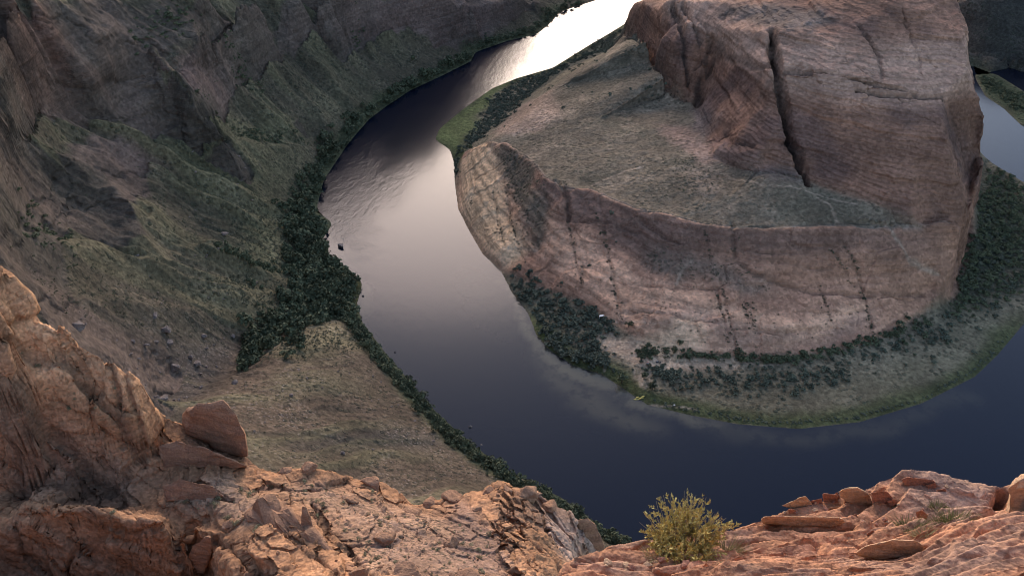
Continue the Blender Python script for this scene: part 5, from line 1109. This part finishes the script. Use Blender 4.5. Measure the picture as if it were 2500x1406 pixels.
# desert shrubs rooted in the joints of the apron
JOINTS = [([(1388, 545), (1400, 600), (1420, 700)], 22), ([(1452, 510), (1470, 580), (1490, 660), (1515, 785)], 38), ([(1475, 560), (1490, 640)], 14), ([(1748, 715), (1765, 770), (1778, 830)], 20), ([(1765, 712), (1780, 780), (1800, 870)], 26), ([(1818, 735), (1828, 800)], 14), ([(1830, 740), (1842, 800)], 14),
          ([(2030, 610), (2060, 660), (2085, 700)], 16), ([(2058, 600), (2095, 670), (2112, 740), (2135, 830)], 40), ([(1205, 470), (1215, 540), (1235, 610)], 24), ([(1235, 470), (1250, 540), (1270, 620)], 26), ([(1155, 480), (1148, 510)], 7), ([(2000, 700), (2030, 790)], 12), ([(1720, 560), (1735, 640)], 10), ([(1790, 550), (1795, 620)], 10), ([(1375, 440), (1390, 500)], 8)]
n_des = 0
for k, (ln, n) in enumerate(JOINTS):
    plant(along(ln, int(n * 2.4), .8, 60 + k), .22, .85, 'desert', .8, int(n * .9), 'small dark shrub rooted in one of the long joints of the pink apron', 'shrub', 'shrubs in the apron joints', 'desert_shrub')
plant(points_in(P([(1340, 640), (1560, 720), (1800, 760), (2100, 740), (2150, 800), (1900, 850), (1650, 840), (1450, 730)]), 120, 80), .25, .85, 'desert', .8, 0)
plant(points_in(P([(1225, 350), (1290, 400), (1330, 520), (1325, 620), (1290, 600), (1255, 480), (1215, 400)]), 420, 81), .35, 1.0, 'desert', .8, 0)
plant(points_in(P([(1560, 590), (1700, 640), (1900, 690), (1880, 715), (1640, 690)]), 200, 82), .3, .9, 'desert', .8, 0)
plant(points_in(P([(1260, 320), (1420, 220), (1540, 240), (1720, 400), (1990, 490), (2250, 530), (1800, 535), (1560, 490), (1400, 440), (1310, 370)]), 2600, 83), .18, .6, 'desert', .7, 0, power=3)
plant(points_in(P([(1690, 380), (1760, 420), (1760, 480), (1620, 470), (1640, 400)]), 240, 84), .3, .8, 'desert', .7, 0)
plant(points_in(P([(300, 350), (560, 350), (760, 380), (710, 480), (700, 640), (560, 640), (400, 620), (380, 480)]), 1900, 85), .25, .95, 'desert', .7, 0, power=3)
plant(points_in(P([(590, 540), (700, 500), (715, 560), (690, 650), (600, 650)]), 420, 86), .4, 1.2, 'desert', .75, 0); plant(points_in(P([(480, 740), (580, 690), (710, 690), (740, 740), (640, 775)]), 420, 87), .4, 1.2, 'desert', .75, 0)
plant(points_in(P([(840, 790), (760, 805), (660, 860), (600, 915), (720, 880), (860, 860), (900, 850)]), 520, 88), .35, 1.05, 'desert', .75, 0)
plant(points_in(P([(560, 150), (700, 110), (900, 140), (1080, 120), (940, 210), (840, 300), (760, 340), (600, 340), (540, 280)]), 2000, 89), .3, 1.0, 'desert', .7, 0, power=2.5)
plant(points_in(P([(60, 640), (350, 660), (650, 700), (560, 800), (300, 800), (130, 760)]), 900, 90), .3, .9, 'desert', .7, 0, power=2.5)
plant(points_in(P([(560, 950), (860, 860), (1100, 1080), (1250, 1180), (900, 1190), (620, 1120)]), 1500, 91), .2, .6, 'desert', .7, 0, power=2.5)
def mass(kind, name, label, mat, per):
    if not REST[kind]: return
    A = np.array(REST[kind]); base = [me for me in SH[kind]]; out = []
    for k in range(len(A)):
        n = int(per)
        V = crown_np(n, 9000 + k % 37, leaf=.26 if per < 60 else .2, lobes=5)
        th = rng.random() * 6.28; c_, s_ = math.cos(th), math.sin(th)
        x, y, z, r, h = A[k]; R2 = np.array(((c_, s_, 0), (-s_, c_, 0), (0, 0, h)))
        out.append(V @ R2 * r + (x, y, z - .06 * r))
    V = np.concatenate(out); me = mesh_np(name, V, quads(len(V)), smooth=False)
    link(name, me, mat=mat, kind='stuff', label=label, category='vegetation'); print(name, len(A), len(V) // 4)
mass('tree', 'thicket', 'dark green thicket filling the river banks', M_TREE, 70)
mass('teal', 'undergrowth', 'grey green undergrowth of the inner bank', M_TEAL, 55)
mass('desert', 'scrub', 'low desert scrub sprinkled over slopes and bench', M_DESERT, 18)
# shrubs of the near ridge
def ridge_poly(pts, n, seed, r0, r1, label, group):
    r = random.Random(seed); k = 0
    xs = [p[0] for p in pts]; ys = [p[1] for p in pts]
    while k < n:
        px, py = r.uniform(min(xs), max(xs)), r.uniform(min(ys), max(ys))
        ins = False; j = len(pts) - 1
        for i in range(len(pts)):
            if (pts[i][1] > py) != (pts[j][1] > py) and px < (pts[j][0] - pts[i][0]) * (py - pts[i][1]) / (pts[j][1] - pts[i][1]) + pts[i][0]: ins = not ins
            j = i
        if not ins: continue
        h = hit_r(px, py); z = float(ridge_ground(h[:1], h[1:2])[0][0]); k += 1
        put(r.choice(SH['sage']), 'ridge_shrub', h[0], h[1], z, r0 + (r1 - r0) * r.random() ** 2, .8, label, 'shrub', group)
ridge_poly([(640, 1180), (880, 1180), (1000, 1240), (1190, 1290), (1220, 1400), (900, 1400), (860, 1320), (740, 1230)], 110, 1, .16, .55, 'small dry grey green shrub on the open orange slope of the near ridge', 'shrubs on the near ridge slope')
ridge_poly([(400, 1170), (560, 1150), (640, 1190), (600, 1290), (530, 1250), (420, 1235)], 26, 2, .2, .7, 'dry shrub growing among the blocks of the shelf', 'shrubs among the shelf blocks')
ridge_poly([(60, 800), (240, 900), (330, 1000), (280, 1060), (150, 980), (40, 880)], 14, 3, .2, .6, 'small shrub clinging to the big lit cliff at left', 'shrubs on the lit cliff')
for px, py, r, lab in ((628, 1288, .75, 'dark shrub in the hollow left of the tilted fin'), (890, 1352, .5, 'dark tuft beside the upright rock at the bottom edge'), (950, 1262, .5, 'dry yellow shrub above the isolated boulder'), (745, 1178, .45, 'small dark shrub under the first skyline lump'), (275, 1250, .55, 'greenish shrub on top of the big shaded block')):
    h = hit_r(px, py); z = float(ridge_ground(h[:1], h[1:2])[0][0])
    o = put(SH['sage'][0], 'ridge_shrub', h[0], h[1], z, r, .8, lab, 'shrub', 'single shrubs of the near ridge')
print('plants %.1fs' % (time.time() - T0))

# ------------------------------------------------------------------ yellow bush and dry grass on the rim
M_STEM = plain('dry_stems', (.34, .27, .16), .8); M_TWIG = plain('dead_twigs', (.10, .085, .07), .9)
M_GOLD = leaf_mat('rabbitbrush_leaves', (.48, .38, .10), (.74, .58, .21), 9.0); M_STRAW = leaf_mat('straw', (.30, .25, .13), (.42, .35, .19), 6.0); M_GREENG = leaf_mat('green_tuft', (.13, .14, .045), (.24, .22, .09), 8.0)
def ribbons(curves, w0, w1):
    V, F = [], []
    for c in curves:
        c = np.array(c); n = len(c); d = np.gradient(c, axis=0); d /= np.maximum(np.linalg.norm(d, axis=1, keepdims=True), 1e-6)
        a = np.cross(d, rng.normal(size=3)); a /= np.maximum(np.linalg.norm(a, axis=1, keepdims=True), 1e-6); b = np.cross(d, a)
        i0 = len(V)
        for k in range(n):
            w_ = w0 + (w1 - w0) * k / (n - 1)
            for q in range(3):
                V.append(c[k] + (a[k] * math.cos(q * 2.094) + b[k] * math.sin(q * 2.094)) * w_)
        for k in range(n - 1):
            for q in range(3):
                F.append((i0 + k * 3 + q, i0 + k * 3 + (q + 1) % 3, i0 + k * 3 + 3 + (q + 1) % 3, i0 + k * 3 + 3 + q))
    return np.array(V), np.array(F)
def bush(px, py, rad, hgt, label, name, leafmat, n_stem, n_leaf, seed, dead=True):
    r = np.random.default_rng(seed); h = hit_f(px, py)
    e = link(name, None, label=label, category='bush'); e.location = (h[0], h[1], h[2] - .02)
    stems, twigs, L_ = [], [], []
    for k in range(n_stem):
        th = r.random() * 6.283; lean = r.random() ** .6 * 1.05; ln = hgt * r.uniform(.58, 1.14) * (1 - .10 * lean)
        d0 = np.array((math.cos(th) * lean * .9 * rad / hgt, math.sin(th) * lean * .9 * rad / hgt, 1.0)); d0 /= np.linalg.norm(d0)
        b0 = np.array((math.cos(th), math.sin(th), 0)) * rad * .16 * r.random()
        c = [b0 + d0 * ln * t + np.array((0, 0, .10 * ln * t * t)) * (lean > .5) + r.normal(size=3) * .010 * t for t in np.linspace(0, 1, 6)]
        stems.append(c)
        for q in range(4):
            t = r.uniform(.45, .95); p = np.array(c[int(t * 5)]); dd = d0 + r.normal(size=3) * .45; dd[2] = abs(dd[2]); dd /= np.linalg.norm(dd)
            l2 = ln * r.uniform(.14, .28); twigs.append([p, p + dd * l2 * .5, p + dd * l2])
            for _ in range(max(1, n_leaf // (n_stem * 4))):
                L_.append((p + dd * l2 * r.uniform(.25, 1.05), dd))
    V, F = ribbons(stems, .0035, .0015); link('stems', mesh_np('stems', V, F), parent=e, mat=M_STEM)
    V, F = ribbons(twigs, .0016, .0008); link('twigs', mesh_np('twigs', V, F), parent=e, mat=M_STEM)
    p = np.array([q[0] for q in L_]); d_ = np.array([q[1] for q in L_]) + r.normal(size=(len(L_), 3)) * .5; d_ /= np.linalg.norm(d_, axis=1)[:, None]
    a = np.cross(d_, r.normal(size=p.shape)); a /= np.linalg.norm(a, axis=1)[:, None]; s = r.uniform(.008, .016, (len(p), 1)) * rad / .45
    V = np.stack([p - a * s * .3, p + d_ * s * .9 - a * s * .34, p + d_ * s * 1.7, p + d_ * s * .9 + a * s * .34], 1).reshape(-1, 3)
    link('foliage', mesh_np('foliage', V, quads(len(V)), smooth=False), parent=e, mat=leafmat)
    if dead:
        tw = []
        for k in range(70):
            th = r.random() * 6.283; l2 = hgt * r.uniform(.15, .38); d0 = np.array((math.cos(th), math.sin(th), r.uniform(.25, 1.1))); d0 /= np.linalg.norm(d0)
            b0 = np.array((math.cos(th), math.sin(th), 0)) * rad * .25 * r.random() + np.array((0, -.10 * rad, 0)); tw.append([b0, b0 + d0 * l2 * .5 + r.normal(size=3) * .01, b0 + d0 * l2 + r.normal(size=3) * .02])
        V, F = ribbons(tw, .004, .0018); link('dead_twigs', mesh_np('dead_twigs', V, F), parent=e, mat=M_TWIG)
    return e
bush(1668, 1354, .74, .53, 'yellow green bush growing from the rim edge against the dark water', 'rabbitbrush', M_GOLD, 230, 11500, 3)
def tuft(px, py, rad, hgt, n, label, mat, seed, name='grass_tuft', cat='grass tuft', lean=0.0):
    r = np.random.default_rng(seed); h = hit_f(px, py); cs = []
    for k in range(n):
        th = r.random() * 6.283; b0 = np.array((math.cos(th), math.sin(th), 0)) * rad * .55 * math.sqrt(r.random())
        z = float(ff.samp(h[0] + b0[0], h[1] + b0[1])) - h[2]; b0[2] = np.clip(z, -.2, .2) - .01
        d0 = np.array((math.cos(th) * .7 + lean, math.sin(th) * .7, r.uniform(.5, 1.3))) + r.normal(size=3) * .25; d0 /= np.linalg.norm(d0); ln = hgt * r.uniform(.5, 1.1)
        cs.append([b0, b0 + d0 * ln * .5, b0 + d0 * ln + np.array((0, 0, -.25 * ln * r.random()))])
    V, F = ribbons(cs, .0028, .0009); o = link(name, mesh_np(name, V, F), mat=mat, label=label, category=cat); o.location = h; return o
tuft(1770, 1350, .22, .22, 260, 'straw coloured grass at the right foot of the yellow bush', M_STRAW, 1)
tuft(1610, 1362, .22, .16, 200, 'straw coloured grass at the left foot of the yellow bush', M_STRAW, 2)
tuft(2222, 1290, .20, .17, 240, 'pale wispy grass tuft in the hollow left of the green one', M_GREENG, 4); tuft(2255, 1302, .14, .14, 120, 'dry straw between pale tuft and half buried boulder', M_STRAW, 5, lean=-.4)
tuft(2325, 1278, .26, .18, 420, 'green grass tuft beside the near slab, below the flat red slabs', M_GREENG, 6); tuft(2290, 1240, .14, .10, 90, 'sparse green wisps above the green grass tuft', M_GREENG, 7)
for k in range(14):
    tuft(random.uniform(1560, 1790), random.uniform(1352, 1385), .06, .08, 22, 'tiny straw wisp on the ground around the yellow bush', M_STRAW, 30 + k)['group'] = 'straw wisps around the bush'

# ------------------------------------------------------------------ the landing: boats, shelter, gear
M_YEL = plain('yellow_hull', (.75, .56, .14), .4); M_WHITE = plain('white_canvas', (.80, .74, .68), .7); M_DARKC = plain('dark_fabric', (.03, .035, .05), .7); M_REDC = plain('red_fabric', (.45, .10, .07), .7)
def kayak_parts():
    V, F = [], []; n = 15
    for i in range(n):
        t = i / (n - 1) * 2 - 1; ww = .40 * (1 - abs(t) ** 2.4) + .012; zz = .10 + .16 * t * t
        for q in range(8):
            a = q / 8 * 2 * math.pi; V.append((t * 1.9, math.cos(a) * ww, zz + (math.sin(a) * .17 if math.sin(a) > 0 else math.sin(a) * .13) * (1 - .6 * abs(t) ** 3)))
    for i in range(n - 1):
        for q in range(8): F.append((i * 8 + q, i * 8 + (q + 1) % 8, i * 8 + 8 + (q + 1) % 8, i * 8 + 8 + q))
    hull = mesh_np('hull', np.array(V), np.array(F)); hull.materials.append(M_YEL)
    V, F = [], []
    for k, (rr, z) in enumerate(((1.0, .26), (1.0, .31), (.82, .31), (.75, .18))):
        for q in range(14): V.append((math.cos(q * .4488) * .48 * rr, math.sin(q * .4488) * .25 * rr, z))
    for k in range(3):
        for q in range(14): F.append((k * 14 + q, k * 14 + (q + 1) % 14, k * 14 + 14 + (q + 1) % 14, k * 14 + 14 + q))
    rimm = mesh_np('cockpit', np.array(V), np.array(F)); rimm.materials.append(M_DARKC)
    return hull, rimm
hull, cock = kayak_parts()
for px, py, rz, lab in ((1555, 976, .15, 'yellow kayak nearest the water at the landing'), (1558, 971, .5, 'yellow kayak second from the water, left pair of the landing'), (1567, 972, .35, 'yellow kayak lowest in the right pair of the landing'), (1571, 968, .55, 'yellow kayak farthest from the water at the landing')):
    h = hit_l(px, py); z = float(ground(h[:1], h[1:2])[0][0])
    e = link('kayak', None, label=lab, category='kayak', group='yellow kayaks on the landing'); e.location = (h[0], h[1], z + .02); e.rotation_euler = (0, 0, rz)
    link('hull', hull, parent=e); link('cockpit', cock, parent=e)
def box_bm(bm, c, s):
    m = Matrix.Translation(c) @ Matrix.Diagonal((*s, 1)); bmesh.ops.create_cube(bm, size=1, matrix=m)
def bm_mesh(name, boxes, mat, bev=.02):
    bm = bmesh.new()
    for c, s in boxes: box_bm(bm, c, s)
    bmesh.ops.bevel(bm, geom=bm.edges[:], offset=bev, segments=2, affect='EDGES')
    me = bpy.data.meshes.new(name); bm.to_mesh(me); bm.free(); me.materials.append(mat); return me
h = hit_l(1468, 777); z = float(ground(h[:1], h[1:2])[0][0])
e = link('shelter', None, label='small white shelter with a slanted roof at the upper edge of the thicket', category='shelter'); e.location = (h[0], h[1], z); e.rotation_euler = (0, 0, .2)
link('wall', bm_mesh('wall', [((0, .75, .9), (2.3, .08, 1.8)), ((-1.12, 0, .8), (.08, 1.4, 1.6)), ((1.12, 0, .8), (.08, 1.4, 1.6))], M_WHITE), parent=e)
rf_ = link('roof', bm_mesh('roof', [((0, 0, 0), (2.7, 2.0, .09))], M_WHITE), parent=e); rf_.location = (0, 0, 1.85); rf_.rotation_euler = (-.22, 0, 0)
link('bench', bm_mesh('bench', [((0, .35, .45), (2.0, .5, .06)), ((-.8, .35, .22), (.07, .4, .42)), ((.8, .35, .22), (.07, .4, .42))], M_DARKC), parent=e)
def gear(px, py, name, label, cat, parts, rz=0):
    h = hit_l(px, py); z = float(ground(h[:1], h[1:2])[0][0]); e = link(name, None, label=label, category=cat); e.location = (h[0], h[1], z); e.rotation_euler = (0, 0, rz)
    for nm, bx, mt in parts: link(nm, bm_mesh(nm, bx, mt, .04), parent=e)
gear(1473, 782, 'cooler', 'small white cooler standing in front of the white shelter', 'cooler', [('body', [((0, 0, .4), (.7, .6, .8))], M_WHITE), ('lid', [((0, 0, .87), (.76, .66, .12))], M_WHITE)])
gear(1581, 887, 'cooler', 'white camp cooler with a red lid on the sand above the landing', 'cooler', [('body', [((0, 0, .3), (.9, .6, .6))], M_WHITE), ('lid', [((0, 0, .66), (.94, .64, .10))], M_REDC)], .4)
gear(1605, 884, 'camp_bag', 'dark camp bag lying on the sand right of the cooler', 'bag', [('body', [((0, 0, .3), (1.3, .7, .6))], M_DARKC), ('strap', [((0, 0, .63), (.15, .74, .06))], M_WHITE)], .3)
gear(1611, 887, 'camp_chair', 'low dark camp chair beside the camp bag', 'chair', [('seat', [((0, 0, .4), (.6, .6, .08))], M_DARKC), ('backrest', [((0, .3, .75), (.6, .08, .7))], M_DARKC), ('leg', [((-.25, -.25, .18), (.06, .06, .36)), ((.25, -.25, .18), (.06, .06, .36)), ((-.25, .25, .18), (.06, .06, .36)), ((.25, .25, .18), (.06, .06, .36))], M_DARKC)], -.5)
gear(1646, 990, 'cooler', 'tiny white box by the water right of the kayaks', 'box', [('body', [((0, 0, .25), (.9, .5, .5))], M_WHITE), ('lid', [((0, 0, .54), (.94, .54, .08))], M_WHITE)], .2)
print('done %.1fs' % (time.time() - T0))
